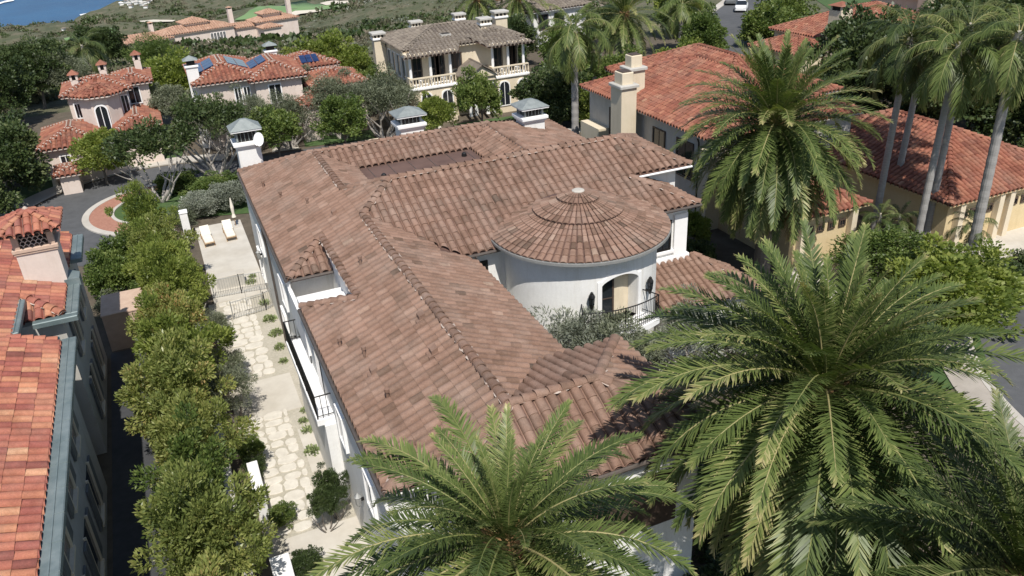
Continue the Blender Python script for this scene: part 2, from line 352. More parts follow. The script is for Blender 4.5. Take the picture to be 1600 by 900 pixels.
        me = bpy.data.meshes.new('roof_tiles'); bmall.to_mesh(me); bmall.free(); me.materials.append(MATS[s.mat])
        o = link('roof_tiles', me, s.p); o['kind'] = 'stuff'
        if under: ub.build('roof_underlay', under, s.p)
        return o
CAPMESH = {}
def cap_mesh(mat, b, r, L):
    k = (mat, b, round(r, 3), round(L, 2))
    if k not in CAPMESH:
        V = []; F = []; n = 8
        for x, s, l in ((0, 1.0, .05), (L * 1.12, .84, 0)):
            V += [(x, -math.cos(math.pi * i / n) * r * s, math.sin(math.pi * i / n) * r * s * .8 + l - .02) for i in range(n + 1)]
        V += [(.003, -math.cos(math.pi * i / n) * r * .85, math.sin(math.pi * i / n) * r * .65 + .01) for i in range(n + 1)]
        m = n + 1
        F = [(i + 1, i, m + i, m + i + 1) for i in range(n)] + [(i, i + 1, 2 * m + i + 1, 2 * m + i) for i in range(n)]
        CAPMESH[k] = mkmesh('ridge_tile', V, F, mat, [(b + .5) / 6] * len(V), False)
    return CAPMESH[k]
def ridge(parent, mat, p0, p1, r=.185, L=.42, mortar=True, lift=.05, mb=None, dots=None):
    """a run of lapped ridge tiles laid from p0 (low end first) to p1; joined into mb when given"""
    p0, p1 = Vector(p0), Vector(p1)
    if p0.z > p1.z: p0, p1 = p1, p0
    d = p1 - p0; n = max(1, round(d.length / L)); L = d.length / n; d.normalize()
    y = Vector((0, 0, 1)).cross(d).normalized(); z = d.cross(y)
    for i in range(n):
        q = p0 + d * (L * i) + z * lift; b = random.choice((2, 2, 3, 3, 4, 1))
        M = Matrix([[d[a], y[a], z[a], q[a]] for a in range(3)] + [[0, 0, 0, 1]]) @ Matrix.Rotation(random.uniform(-.04, .04), 4, 'Z')
        me = cap_mesh(mat, b, r, .42)
        if mb is None: link('ridge_tile', me, parent, mw=M)
        if dots is not None: dots.obox(q + d * (L * .5) + z * .03, d * .045, y * (r + .02), z * .09)
        if mb is not None: mb.add([M @ v.co for v in me.vertices], [tuple(f.vertices) for f in me.polygons], (b + .5) / 6)
    if mortar:
        k = MB(); step = .18; m = max(2, int(d.length and (p1 - p0).length / step))
        V = []
        for i in range(m + 1):
            q = p0 + d * ((p1 - p0).length * i / m) + z * .05
            w = r + random.uniform(-.06, .05)
            V += [q - y * w, q + y * w, q + z * (.07 + random.uniform(0, .02))]
        k.add(V, sum([[(3 * i, 3 * i + 3, 3 * i + 5, 3 * i + 2), (3 * i + 2, 3 * i + 5, 3 * i + 4, 3 * i + 1)] for i in range(m)], []))
        k.build('mortar_bed', 'mortar', parent)

# ---------------------------------------------------------------- terrain, sea, roads
def terrain_z(x, y):
    x = np.asarray(x, float); y = np.asarray(y, float)
    s = y - .35 * np.maximum(x - 20, 0)
    z = np.interp(s, [105, 125, 290, 600, 1000, 1400], [0, -1.2, -28, -62, -103, -106])
    a = np.clip((s - 108) / 120, 0, 1)
    z = z + a * (3.2 * np.sin(x * .021 + y * .013) + 2.4 * np.sin(x * -.043 + y * .031 + 1.3) + 1.3 * np.sin(x * .09 + y * .07))
    c = -.88 * (x + 137) + .47 * (y - 1027) + 42
    t = np.clip((c + 15) / 60, 0, 1); return z * (1 - t) + t * -125
xs = np.unique(np.concatenate([np.linspace(-1500, -200, 30), np.linspace(-200, 220, 90), np.linspace(220, 2200, 40)]))
ys = np.unique(np.concatenate([np.linspace(-120, 100, 14), np.linspace(100, 700, 120), np.linspace(700, 1700, 60), np.linspace(1700, 4000, 12)]))
X, Y = np.meshgrid(xs, ys); V = np.stack([X.ravel(), Y.ravel(), terrain_z(X, Y).ravel()], 1)
nx = len(xs); ii = (np.arange(len(ys) - 1)[:, None] * nx + np.arange(nx - 1)[None]).ravel()
F = np.stack([ii, ii + 1, ii + nx + 1, ii + nx], 1)
props(link('ground', mkmesh('ground', V, F, 'hillside', smooth=True)), 'dry brush hillside and garden ground falling to the coast', kind='structure')
sea = MB().poly([(-6000, 500, -110), (3000, 500, -110), (3000, 8000, -110), (-6000, 8000, -110)])
props(sea.build('sea', 'sea', kind='structure'), 'blue ocean beyond the coast')
def drape(name, pts, z, mat, label, kind='structure', n=6):
    """a patch following the terrain, from a plan outline fanned about its centre"""
    P = np.array(pts, float); c = P.mean(0); V = []; F = []; m = len(P)
    for k in range(n + 1):
        q = c + (P - c) * (k / n); V += [(x, y, float(terrain_z(x, y)) + z) for x, y in q]
    for k in range(n): F += [(k * m + i, k * m + (i + 1) % m, (k + 1) * m + (i + 1) % m, (k + 1) * m + i) for i in range(m)]
    return props(link(name, mkmesh(name, V, F, mat, smooth=True)), label, kind=kind)
def blob(cx, cy, rx, ry, rot=0, n=28, k=.18):
    ph = [random.uniform(0, 6.28) for _ in range(3)]; o = []
    for i in range(n):
        a = 2 * math.pi * i / n; r = 1 + k * math.sin(2 * a + ph[0]) + k * .6 * math.sin(3 * a + ph[1]) + k * .3 * math.sin(5 * a + ph[2])
        x, y = rx * r * math.cos(a), ry * r * math.sin(a); o.append((cx + x * math.cos(rot) - y * math.sin(rot), cy + x * math.sin(rot) + y * math.cos(rot)))
    return o
def along(px, py, D):       # plan point at distance D in the direction of a pixel of the photograph
    d = ROT.T @ np.array([px - 800, -(py - 450), -1289.]); h = np.hypot(d[0], d[1]); return d[0] / h * D, d[1] / h * D
def hitground(px, py):
    d = ROT.T @ np.array([px - 800, -(py - 450), -1289.]); d /= np.linalg.norm(d)
    t = np.concatenate([np.linspace(20, 300, 600), np.linspace(300, 2500, 1500)]); P = d[None] * t[:, None]
    below = P[:, 2] + CAM_H < terrain_z(P[:, 0], P[:, 1]); k = int(np.argmax(below)); return P[k, 0], P[k, 1], float(terrain_z(P[k, 0], P[k, 1]))
def patch(pix, name, z, mat, label):
    return drape(name, [hitground(*p)[:2] for p in pix], z, mat, label)
patch([(320, 28), (350, 22), (420, 10), (480, 5), (545, 4), (548, 10), (500, 18), (440, 28), (370, 33)], 'golf_fairway', .5, 'fairway', 'large mown golf fairway below the brush hillside')
patch([(158, 54), (170, 46), (182, 46), (183, 54), (170, 58)], 'golf_green', .5, 'fairway', 'small square mown green near the coast')
patch([(215, 34), (240, 32), (275, 33), (270, 35), (225, 36)], 'golf_path', .5, 'sand', 'thin pale golf track across the far brush')
patch([(0, 84), (30, 79), (32, 83), (0, 90)], 'golf_strip', .5, 'fairway', 'mown strip at the far left edge')
patch([(100, 62), (130, 54), (160, 49), (160, 52), (132, 58), (104, 66)], 'golf_rough', .5, 'fairway', 'long narrow mown strip leading to the green')
patch([(500, 8), (545, 3), (546, 7), (510, 11)], 'bunker', .9, 'sand', 'pale sand bunker at the end of the fairway')
patch([(438, 30), (462, 20), (500, 18), (502, 21), (470, 25), (450, 31)], 'bunker_strip', .9, 'sand', 'pale sand strip on the near side of the fairway')
# surf along the shore: irregular foam strips just above the water
for nm, pix, lb in (('surf', [(124, 22.6), (140, 19.5), (158, 16.5), (172, 9.5), (183, 3.2), (184, 4), (174, 11), (159, 19), (142, 21.4), (126, 24)], 'white surf breaking along the rocky shore'),
                    ('breaker', [(-8, 6), (8, 1), (22, -2), (22, 1), (6, 4), (-8, 9)], 'long white breaker out on the water')):
    P = []
    for px, py in pix:
        d = ROT.T @ np.array([px - 800, -(py - 450), -1289.]); t = (CAM_H + 109.2) / -d[2]; P.append((d[0] * t, d[1] * t, -109.2))
    props(MB().poly(P).build(nm, 'foam_white', kind='structure'), lb)

def sheet(name, poly, z, mat, label, thick=0):
    b = MB()
    if thick: b.prism(poly, z - thick, z)
    else: b.poly([(x, y, z) for x, y in poly])
    o = b.build(name, mat, kind='structure'); o['label'] = label; return o
def ring_poly(c, r0, r1, a0, a1, n=40):
    A = [R_(a0 + (a1 - a0) * i / n) for i in range(n + 1)]
    return [(c[0] + r1 * math.cos(a), c[1] + r1 * math.sin(a)) for a in A], [(c[0] + r0 * math.cos(a), c[1] + r0 * math.sin(a)) for a in A]
def ring(name, c, r0, r1, a0, a1, z, mat, label, thick=0):
    o, i = ring_poly(c, r0, r1, a0, a1); n = len(o); b = MB()
    zs = (z,) if not thick else (z, z - thick)
    V = [(x, y, z) for x, y in o] + [(x, y, z) for x, y in i]; F = [(k, k + 1, n + k + 1, n + k) for k in range(n - 1)]
    if thick:
        V += [(x, y, z - thick) for x, y in o] + [(x, y, z - thick) for x, y in i]
        F += [(k + 1, k, 2 * n + k, 2 * n + k + 1) for k in range(n - 1)] + [(n + k, n + k + 1, 3 * n + k + 1, 3 * n + k) for k in range(n - 1)]
    q = b.add(V, F).build(name, mat, kind='structure'); q['label'] = label; return q
GARDEN = sheet('garden_soil', [(-40, -20), (120, -20), (120, 60), (60, 103), (-40, 103)], .006, 'soil', 'dark mulched garden ground between the houses')
RC = (-1.6, 65.6)
ring('road', RC, 5.75, 10.6, 55, 262, .02, 'asphalt', 'curved asphalt street around the planted island')
sheet('street', [(2.5, 71.4), (14, 69.3), (30, 66.4), (60, 60.5), (60, 65.5), (30, 71.4), (14, 74.3), (4.5, 74.3)], .024, 'asphalt', 'asphalt street running behind the white house')
ring('kerb', RC, 5.25, 5.75, 60, 275, .12, 'concrete', 'pale concrete outer kerb of the island', .12)
ring('paver_band', RC, 3.75, 5.25, 60, 280, .09, 'paver_red', 'red brick paver band curving around the island')
ring('inner_kerb', RC, 3.5, 3.75, 60, 285, .13, 'concrete', 'thin inner kerb beside the island lawn', .12)
A_ = [R_(60 + 220 * i / 30) for i in range(31)]
sheet('island_lawn', [(RC[0] + 3.5 * math.cos(a), RC[1] + 3.5 * math.sin(a)) for a in A_] + [(6, 60), (8, 70)], .05, 'lawn', 'green lawn inside the curved island')
ring('pavement', RC, 10.9, 12.6, 60, 200, .11, 'concrete', 'concrete pavement on the far side of the curved street', .1)
ring('lawn_verge', RC, 12.7, 15.5, 80, 175, .05, 'lawn', 'green lawn verge in front of the pink house')
sheet('front_walk', [(8.2, 75), (10.6, 74.6), (11.0, 79.5), (9.4, 79.9)], .05, 'concrete_warm', 'pale entrance walk to the arched gate')
sheet('front_lawn', [(11.2, 75), (17.5, 73.8), (18, 77), (11.6, 78.3)], .045, 'lawn', 'small front lawn beside the entrance walk')
sheet('villa_drive', [(13.5, 61), (20.5, 60), (24.2, 74.5), (20.8, 75)], .05, 'concrete_warm', 'pale driveway up to the beige villa')
sheet('villa_lawn', [(24.8, 71.4), (42, 68), (44, 73), (25.5, 74.4)], .045, 'lawn', 'lawn in front of the beige villa')
sheet('side_lawn', [(26, 52), (30, 50), (41, 62), (36, 65)], .05, 'lawn', 'green side lawn behind the tall slim palm')
sheet('side_walk', [(27.8, 66.8), (58, 60.8), (58, 62.2), (27.8, 68.2)], .11, 'concrete', 'concrete pavement along the back street', .1)
sheet('hill_road', [(60, 82), (64.5, 80), (84, 101), (120, 131), (150, 155), (143, 161), (110, 135), (77, 106)], .03, 'asphalt', 'grey street climbing away at the top')
sheet('hill_kerb', [(59.0, 82.5), (60.0, 82), (77, 106), (110, 135), (143, 161), (142, 162), (109, 136), (76, 106.6)], .13, 'concrete', 'pale kerb and pavement beside the climbing street', .12)
sheet('hill_meadow', [(95, 98), (118, 88), (160, 120), (140, 150), (112, 128)], .05, 'lawn', 'bright green slope at the top edge')
# right-hand street bend and drive
CC = (44.0, 13.5)
ring('east_road', CC, 0.5, 13.9, 60, 262, .03, 'asphalt', 'asphalt street bend at the right edge')
ring('east_kerb', CC, 13.9, 14.3, 60, 262, .13, 'concrete', 'pale kerb of the right-hand street', .13)
ring('east_walk', CC, 14.3, 15.7, 60, 262, .11, 'walk_tan', 'warm concrete walk along the right-hand street', .1)
sheet('garage_drive', [(30.8, 29.5), (38.4, 29.5), (38.4, 34.2), (31.2, 34.2)], .05, 'concrete_warm', 'pale apron in front of the yellow garage')
sheet('garage_court', [(39.8, 25.5), (60, 25.5), (60, 32.0), (39.8, 32.0)], .05, 'concrete_warm', 'pale paved court in front of the far garage')
sheet('east_lawn', [(31.8, 20.2), (36.5, 25.2), (34, 27.5), (28, 22)], .05, 'lawn', 'sliver of lawn by the kerb')
# side garden of the white house
PATH = sheet('gravel_path', [(-.1, 14), (3.40, 14), (3.40, 46.6), (-.1, 46.6)], .02, 'gravel', 'pale gravel side path along the white wall')
PATIO = sheet('patio', [(.25, 46.6), (3.40, 46.6), (3.40, 59.6), (.25, 59.6)], .05, 'concrete_warm', 'pale concrete patio with sun loungers', .04)
sheet('landing_slab', [(.75, 33.6), (2.9, 33.6), (2.9, 36.9), (.75, 36.9)], .045, 'concrete_warm', 'plain concrete landing slab in the side path', .03)
sheet('step_slab', [(2.35, 28.6), (3.3, 28.6), (3.3, 31.9), (2.35, 31.9)], .05, 'concrete_warm', 'narrow concrete slab against the white wall', .03)
sheet('front_slab', [(.6, 14), (3.4, 14), (3.4, 25.2), (.6, 25.2)], .045, 'concrete_warm', 'concrete walk at the near end of the side path', .03)
sheet('courtyard_floor', [(-5.4, 14), (-1.2, 14), (-1.2, 43.4), (-5.4, 43.4)], .02, 'shade_toned_paving', 'courtyard beside the orange roofed house with its shade painted into the paving')  # floor colour darkened to paint in the courtyard shade
def stone(cx, cy, rx, ry, seed):
    r = random.Random(seed); n = 11; a0 = r.uniform(0, 6); P = []
    for i in range(n):
        a = a0 + 2 * math.pi * i / n; c, s = math.cos(a), math.sin(a)
        k = (abs(c) ** 4 + abs(s) ** 4) ** (-1 / 4) * r.uniform(.9, 1.07); P.append((cx + rx * k * c, cy + ry * k * s))
    b = MB(); z = r.uniform(.055, .075); m = (cx, cy)
    ins = [(m[0] + (x - m[0]) * .94, m[1] + (y - m[1]) * .94) for x, y in P]
    V = [(x, y, .015) for x, y in P] + [(x, y, z - .012) for x, y in P] + [(x, y, z) for x, y in ins]
    F = [tuple(range(2 * n, 3 * n))] + [(k + i, k + (i + 1) % n, k + n + (i + 1) % n, k + n + i) for k in (0, n) for i in range(n)]
    b.add(V, F).build('flagstone', 'flagstone', PATH)
def flags(x0, x1, y0, y1, w, seed):
    r = random.Random(seed); y = y0; k = 0
    while y < y1:
        hh = w * r.uniform(.75, 1.25); x = x0 + r.uniform(-.12, .12)
        while x < x1 - .2:
            ww = min(w * r.uniform(.7, 1.5), x1 - x)
            stone(x + ww / 2, y + hh / 2 + r.uniform(-.08, .08), ww / 2 - .02, hh / 2 - .02, seed * 1000 + k); k += 1; x += ww
        y += hh
flags(.35, 2.2, 25.4, 33.4, .62, 3); flags(.55, 2.3, 37.2, 46.2, .68, 4)
# boundary wall between path and courtyard, planters, low post
def wall(name, label, x0, x1, y0, y1, z1, mat='stucco_white', cap=.04, cat='garden wall'):
    r = root(name, label, cat, ((x0 + x1) / 2, (y0 + y1) / 2, 0)); k = MB(); X = (x0 + x1) / 2; Yc = (y0 + y1) / 2
    k.box(x0 - X, x1 - X, y0 - Yc, y1 - Yc, 0, z1).build('wall_body', mat, r)
    MB().bev(x0 - X - cap, x1 - X + cap, y0 - Yc - cap, y1 - Yc + cap, z1 + .002, z1 + .09, .02).build('coping', 'stucco_trim' if mat == 'stucco_white' else mat, r); return r
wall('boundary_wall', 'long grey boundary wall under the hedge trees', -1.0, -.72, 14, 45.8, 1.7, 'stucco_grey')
wall('garden_planter', 'low white planter wall beside the shaded path', -.05, .3, 26.5, 29.2, .9)
wall('garden_pier', 'white slab pier at the near end of the path', -.05, .55, 20.8, 23.4, .9)
wall('terrace_wall', 'pink capped courtyard terrace wall beyond the dark court', -5.35, -2.6, 43.6, 46.2, 2.1, 'brick_pink')
wall('gate_post', 'white gate post at the far end of the patio', -.55, -.05, 57.8, 58.4, 1.9)

# ---------------------------------------------------------------- the white house with the brown tile roof
MH = root('white_house', 'large white stucco house with brown clay tile roof and round turret', 'house', (10, 34, 0))
MH.location = (0, 0, 0)
def part(mb, name, mat, parent=MH, **k): return mb.build(name, mat, parent, **k)
DZ = 7.74
ROOF = MB().box(8.6, 16.2, 39.4, 43.7, DZ - .3, DZ - .04).build('roof', 'deck_brown', MH)
def avoid(x, y): return math.hypot(x - 790, y - 830) < 190 or math.hypot(x - 1290, y - 620) < 290
tr = TileRoof(ROOF, 'tile_brown', .38, .46, 3, avoid)
ZL = lambda x: 6.8 + .42 * (x - 3.35)
tr.plane((1, 0), .42, (3.35, 0, 6.8), [
    [(4.55, 15.55), (7.22, 18.22), (7.22, 28.4), (4.55, 28.4)],
    [(3.35, 18), (4.55, 19.2), (4.55, 29.15), (3.35, 30.35)],
    [(4.55, 28.4), (5.3, 28.4), (4.55, 29.15)],
    [(5.3, 28.4), (7.22, 28.4), (7.22, 35.15), (5.3, 35.15)],
    [(3.35, 33.2), (5.3, 35.15), (5.3, 47.35), (3.35, 49.3)],
    [(5.3, 35.15), (7.22, 35.15), (7.22, 45.43), (5.3, 47.35)],
    [(7.22, 34.7), (9.12, 36.6), (7.22, 38.5)]])
tr.plane((0, 1), .42, (5.3, 33.2, 6.8), [[(3.35, 33.2), (5.3, 33.2), (5.3, 35.15)]])
tr.plane((0, 1), .42, (3.35, 18, 6.8), [[(3.35, 18), (4.55, 18), (4.55, 19.2)]])
tr.plane((0, -1), .42, (5.3, 30.35, 6.8), [[(3.35, 30.35), (5.3, 28.4), (5.3, 30.35)]])
tr.plane((0, 1), .42, (7, 15.55, 7.31), [[(4.55, 15.55), (12.81, 15.55), (10.14, 18.22), (7.22, 18.22)]])
tr.plane((-1, 0), .42, (12.81, 18, 7.31), [[(12.81, 15.55), (12.81, 21.4), (12.59, 21.4), (10.14, 18.22)]])
tr.plane((0, -1), .324, (10, 21.4, 7.4), [[(7.22, 18.22), (10.14, 18.22), (12.59, 21.4), (9.67, 21.4)]])
tr.plane((-1, 0), .42, (11.09, 25, 6.8), [
    [(7.22, 18.22), (9.67, 21.4), (9.67, 32.25), (7.22, 34.7)],
    [(9.67, 21.4), (11.09, 21.4), (11.09, 31.3), (10.62, 31.3), (9.67, 32.25)]])
tr.plane((0, 1), .42, (15, 31.3, 7.004), [
    [(8.12, 33.8), (10.62, 31.3), (23.15, 31.3), (20.65, 33.8)],
    [(8.12, 33.8), (24.3, 33.8), (21.5, 36.6), (9.12, 36.6), (7.22, 34.7)]])
tr.plane((-1, 0), .42, (24.3, 36, 8.054), [[(24.3, 33.8), (24.3, 39.4), (21.5, 36.6)]])
tr.plane((0, -1), .42, (15, 40, 7.80), [[(9.12, 36.6), (21.5, 36.6), (24.3, 39.4), (24.3, 40), (8.62, 40), (7.22, 38.5)]])
tr.plane((-1, 0), .42, (23.15, 33, 7.004), [[(23.15, 31.3), (23.15, 34.9), (20.65, 34.9), (20.65, 33.8)]])
DZ = 7.74
tr.plane((-1, 0), .385, (9.0, 42, DZ), [[(7.22, 45.2), (7.22, 38.5), (9.0, 40.2), (9.0, 43.4)]])
tr.plane((0, 1), .385, (12, 43.4, DZ), [[(7.22, 45.2), (9.0, 43.4), (15.8, 43.4), (17.6, 45.2)]])
tr.plane((1, 0), .385, (15.8, 42, DZ), [[(17.6, 45.2), (15.8, 43.4), (15.8, 40.0), (17.6, 39.0)]])
tr.plane((-1, 0), .276, (23.5, 44, 6.8), [[(17.6, 45.2), (17.6, 38.6), (23.5, 40), (23.5, 49.0)]])
tr.plane((0, -1), .42, (12, 49.3, 6.8), [[(7.22, 45.43), (17.6, 45.43), (23.5, 49.3), (3.35, 49.3)]])
tr.finish(300)
for i in range(6):      # seams and vents of the flat deck
    x = 9.6 + i * 1.15; part(MB().box(x, x + .03, 39.6, 43.4, DZ - .04, DZ - .02), 'deck_seam', 'gutter_brown')
for x, y in ((10.0, 41.3), (15.0, 42.4)):
    part(MB().lathe([(.16, DZ - .04), (.14, DZ + .12), (.05, DZ + .2), (0, DZ + .2)], (x, y), 10), 'deck_vent', 'iron')
Z1 = 8.43
for a, b in [((7.22, 18.22, Z1), (7.22, 34.7, Z1)), ((7.22, 34.7, Z1), (9.12, 36.6, 9.23)), ((9.12, 36.6, 9.23), (21.5, 36.6, 9.23)), ((7.22, 38.5, Z1), (9.12, 36.6, 9.23)),
             ((7.22, 38.5, Z1), (7.22, 45.3, Z1)), ((7.22, 45.3, Z1), (17.6, 45.3, Z1)), ((17.6, 45.3, Z1), (17.6, 39.0, Z1)), ((3.35, 49.3, 6.8), (7.22, 45.43, Z1)),
             ((3.35, 33.2, 6.8), (5.3, 35.15, 7.62)), ((3.35, 30.35, 6.8), (5.3, 28.4, 7.62)), ((5.3, 28.45, 7.62), (5.3, 35.1, 7.63)), ((3.35, 18, 6.8), (4.55, 19.2, 7.3)),
             ((7.22, 18.22, Z1), (10.14, 18.22, Z1)), ((4.55, 15.55, 7.31), (7.22, 18.22, Z1)), ((12.81, 15.55, 7.31), (10.14, 18.22, Z1)), ((12.59, 21.4, 7.4), (10.14, 18.22, Z1)),
             ((21.5, 36.6, 9.23), (24.3, 33.8, 8.05)), ((21.5, 36.6, 9.23), (24.3, 39.4, 8.05)), ((20.65, 33.8, 8.05), (23.15, 31.3, 7.0))]:
    ridge(ROOF, 'tile_brown', a, b)
def vent(x, y, kind=0):
    z = ZL(x); b = MB(); s = .16 if kind else .1
    if kind:   # hooded tile vent
        b.obox((x, y, z + .1), (.17, 0, .07), (0, .2, 0), (0, 0, .05)).obox((x + .05, y, z + .22), (.11, 0, .05), (0, .16, 0), (0, 0, .1))
        b.build('roof_vent', 'tile_brown', ROOF, tint=True)
    else:
        b.tube([(x, y, z - .1), (x, y, z + .42)], .055, 10).tube([(x, y, z + .34), (x, y, z + .46)], .085, 10).build('vent_pipe', 'tile_brown', ROOF, tint=True)
for x, y, k in ((4.45, 23.4, 1), (4.5, 24.6, 0), (4.5, 21.7, 0), (3.95, 26.0, 0), (4.6, 41.8, 0), (5.5, 39.1, 0), (6.2, 36.4, 1), (6.0, 30.6, 0), (6.6, 24.6, 1), (4.1, 44.6, 0), (6.3, 22.4, 1)): vent(x, y, k)
# ---- turret
TC = (16.4, 31.3)
TUR = MB().lathe([(0.31, 7.3 + 1.58), (.29, 7.3 + 1.69), (.2, 7.3 + 1.73), (0, 7.3 + 1.74)], TC, 12).build('turret_roof', 'concrete', MH)
def cone_tiles(r0, r1, z0, pitch, n, tl):
    rows = int(math.ceil((r0 - r1) * math.sqrt(1 + pitch * pitch) / tl)); st = MB(); c = math.sqrt(1 + pitch * pitch)
    for j in range(rows):
        ra = r0 - j * tl / c; rb = max(r1 - .05, ra - tl * 1.1 / c)
        for i in range(n):
            a = 2 * math.pi * i / n; w = 2 * math.pi / n
            if math.sin(a) > .75: continue
            t = min(1, max(.03, random.random() * .62 + random.random() * .3 + .04)); V = []; sg = 5
            for r, l, k in ((ra, .045, 1), (rb, 0, .95)):
                z = z0 + (r0 - r) * pitch
                V += [(r * math.cos(a - w * .42 * math.cos(math.pi * q / sg) * k), r * math.sin(a - w * .42 * math.cos(math.pi * q / sg) * k), z + l + math.sin(math.pi * q / sg) * min(.055, r * w * .16)) for q in range(sg + 1)]
            zz = z0 + (r0 - ra) * pitch
            V += [((ra + .0) * math.cos(a - w * .34 * math.cos(math.pi * q / sg)), ra * math.sin(a - w * .34 * math.cos(math.pi * q / sg)), zz + .02 + math.sin(math.pi * q / sg) * min(.04, ra * w * .11)) for q in range(sg + 1)]
            m = sg + 1
            st.add([(x + TC[0], y + TC[1], z) for x, y, z in V], [(q, q + 1, m + q + 1, m + q) for q in range(sg)] + [(q + 1, q, 2 * m + q, 2 * m + q + 1) for q in range(sg)], t)
    return st
tz = 7.3
for (r0, r1, zz, n) in ((4.2, 1.95, tz, 74), (2.1, .85, tz + 2.1 * .38 + .08, 46), (.98, .28, tz + 3.22 * .38 + .16, 26)):
    cone_tiles(r0, r1, zz, .38, n, .4).build('turret_tiles', 'tile_brown', TUR, kind='stuff', tint=True)
    MB().lathe([(r0 - .02, zz - .02), (r1 - .1, zz - .02 + (r0 - r1 + .08) * .38), (r1 - .1, zz - .3), (r0 - .3, zz - .12)], TC, 64).build('turret_underlay', 'clay_under', TUR)
def arc_wall(b, r, z0, z1, a0, a1, n=40, r2=None):
    b.lathe([(r, z0), (r2 or r, z1)], TC, n, R_(a0), R_(a1))
TR = 3.62
DA0, DA1 = -102, -72                              # doorway to the balcony, degrees round the turret
DZ0, DZ1 = 3.95, 6.25
tw_ = MB(); arc_wall(tw_, TR, 0, 7.2, 120, 360 + DA0); arc_wall(tw_, TR, 0, 7.2, DA1, 120); arc_wall(tw_, TR, 0, DZ0, DA0, DA1, 12)
nseg = 14; V = []
for k in range(nseg + 1):
    a = R_(DA0 + (DA1 - DA0) * k / nseg); zt = DZ1 - .38 + .38 * math.sin(math.pi * (k / nseg)) ** .7
    V += [(TC[0] + r * math.cos(a), TC[1] + r * math.sin(a), z) for r, z in ((TR, 7.2), (TR, zt), (TR - .55, zt))]
tw_.add(V, sum([[(3 * k, 3 * k + 3, 3 * k + 4, 3 * k + 1), (3 * k + 1, 3 * k + 4, 3 * k + 5, 3 * k + 2)] for k in range(nseg)], []))
for a in (DA0, DA1):
    a = R_(a); c, s = math.cos(a), math.sin(a)
    tw_.poly([(TC[0] + r * c, TC[1] + r * s, z) for r, z in ((TR, DZ0), (TR - .55, DZ0), (TR - .55, DZ1 - .3), (TR, DZ1 - .3))])
TW = part(tw_, 'turret_wall', 'stucco_white')
b = MB(); n = 18; V = []                           # moulded surround of the doorway
for k in range(n + 1):
    a = R_(DA0 + (DA1 - DA0) * k / n); e = math.sin(math.pi * k / n) ** .7
    V += [(TC[0] + r * math.cos(a), TC[1] + r * math.sin(a), DZ1 - .38 + .38 * e + dz) for r, dz in ((TR + .05, .0), (TR + .05, .2), (TR, .2), (TR, 0))]
b.add(V, sum([[(4 * k + q, 4 * k + 4 + q, 4 * k + 4 + (q + 1) % 4, 4 * k + (q + 1) % 4) for q in range(4)] for k in range(n)], []))
for a in (DA0 - 1.5, DA1 + 1.5):
    a = R_(a); c, s = math.cos(a), math.sin(a); b.obox((TC[0] + TR * c, TC[1] + TR * s, (DZ0 + DZ1 - .18) / 2), (c * .05, s * .05, 0), (-s * .1, c * .1, 0), (0, 0, (DZ1 - .18 - DZ0) / 2))
part(b, 'door_surround', 'stucco_trim', TW)
b = MB(); arc_wall(b, TR - .55, DZ0, DZ1 + .2, DA0 - 3, DA1 + 3, 8); part(b, 'recess_wall', 'stucco_cream', TW)
am = R_((DA0 + DA1) / 2)
for a, mt, nm, w in ((DA0 + 6, 'glass', 'glass_door', .36), ):
    a = R_(a); c, s = math.cos(a), math.sin(a)
    d = part(MB().obox((TC[0] + (TR - .5) * c, TC[1] + (TR - .5) * s, DZ0 + 1.0), (c * .02, s * .02, 0), (-s * w, c * w, 0), (0, 0, 1.0)), nm, mt)
    fr = MB()
    for q in (-1, 1): fr.obox((TC[0] + (TR - .48) * c - s * w * q, TC[1] + (TR - .48) * s + c * w * q, DZ0 + 1.0), (c * .03, s * .03, 0), (-s * .04, c * .04, 0), (0, 0, 1.02))
    fr.obox((TC[0] + (TR - .48) * c, TC[1] + (TR - .48) * s, DZ0 + 1.0), (c * .025, s * .025, 0), (-s * w, c * w, 0), (0, 0, .025)); part(fr, 'door_frame', 'wood_dark', d)
part(MB().lathe([(4.17, 7.22), (4.23, 7.16), (4.23, 7.28), (4.15, 7.3)], TC, 60), 'turret_gutter', 'grey_steel')
part(MB().lathe([(TR, 7.1), (4.16, 7.18)], TC, 60), 'turret_soffit', 'stucco_white')
# balcony slab with iron rail
BA0, BA1 = -116, -66
bs_ = MB(); arc = [(TC[0] + r * math.cos(R_(a)), TC[1] + r * math.sin(R_(a))) for r, rg in ((TR + .95, [BA0 + (BA1 - BA0) * k / 12 for k in range(13)]), (TR - .05, [BA1 + (BA0 - BA1) * k / 12 for k in range(13)])) for a in rg]
bs_.prism(arc, 3.65, 3.92); part(bs_, 'balcony_slab', 'stucco_trim')
def arcpts(r, z, n=14): return [(TC[0] + r * math.cos(R_(BA0 + (BA1 - BA0) * k / n)), TC[1] + r * math.sin(R_(BA0 + (BA1 - BA0) * k / n)), z) for k in range(n + 1)]
e0 = [(TC[0] + r * math.cos(R_(BA0)), TC[1] + r * math.sin(R_(BA0))) for r in (TR, TR + .85)]; e1 = [(TC[0] + r * math.cos(R_(BA1)), TC[1] + r * math.sin(R_(BA1))) for r in (TR, TR + .85)]
rail = MB().tube([(*e0[0], 5.05)] + arcpts(TR + .85, 5.05) + [(*e1[0], 5.05)], .028, 6).build('balcony_railing', 'iron', MH)
MB().tube([(*e0[0], 4.06)] + arcpts(TR + .85, 4.06) + [(*e1[0], 4.06)], .018, 6).build('bottom_rail', 'iron', rail)
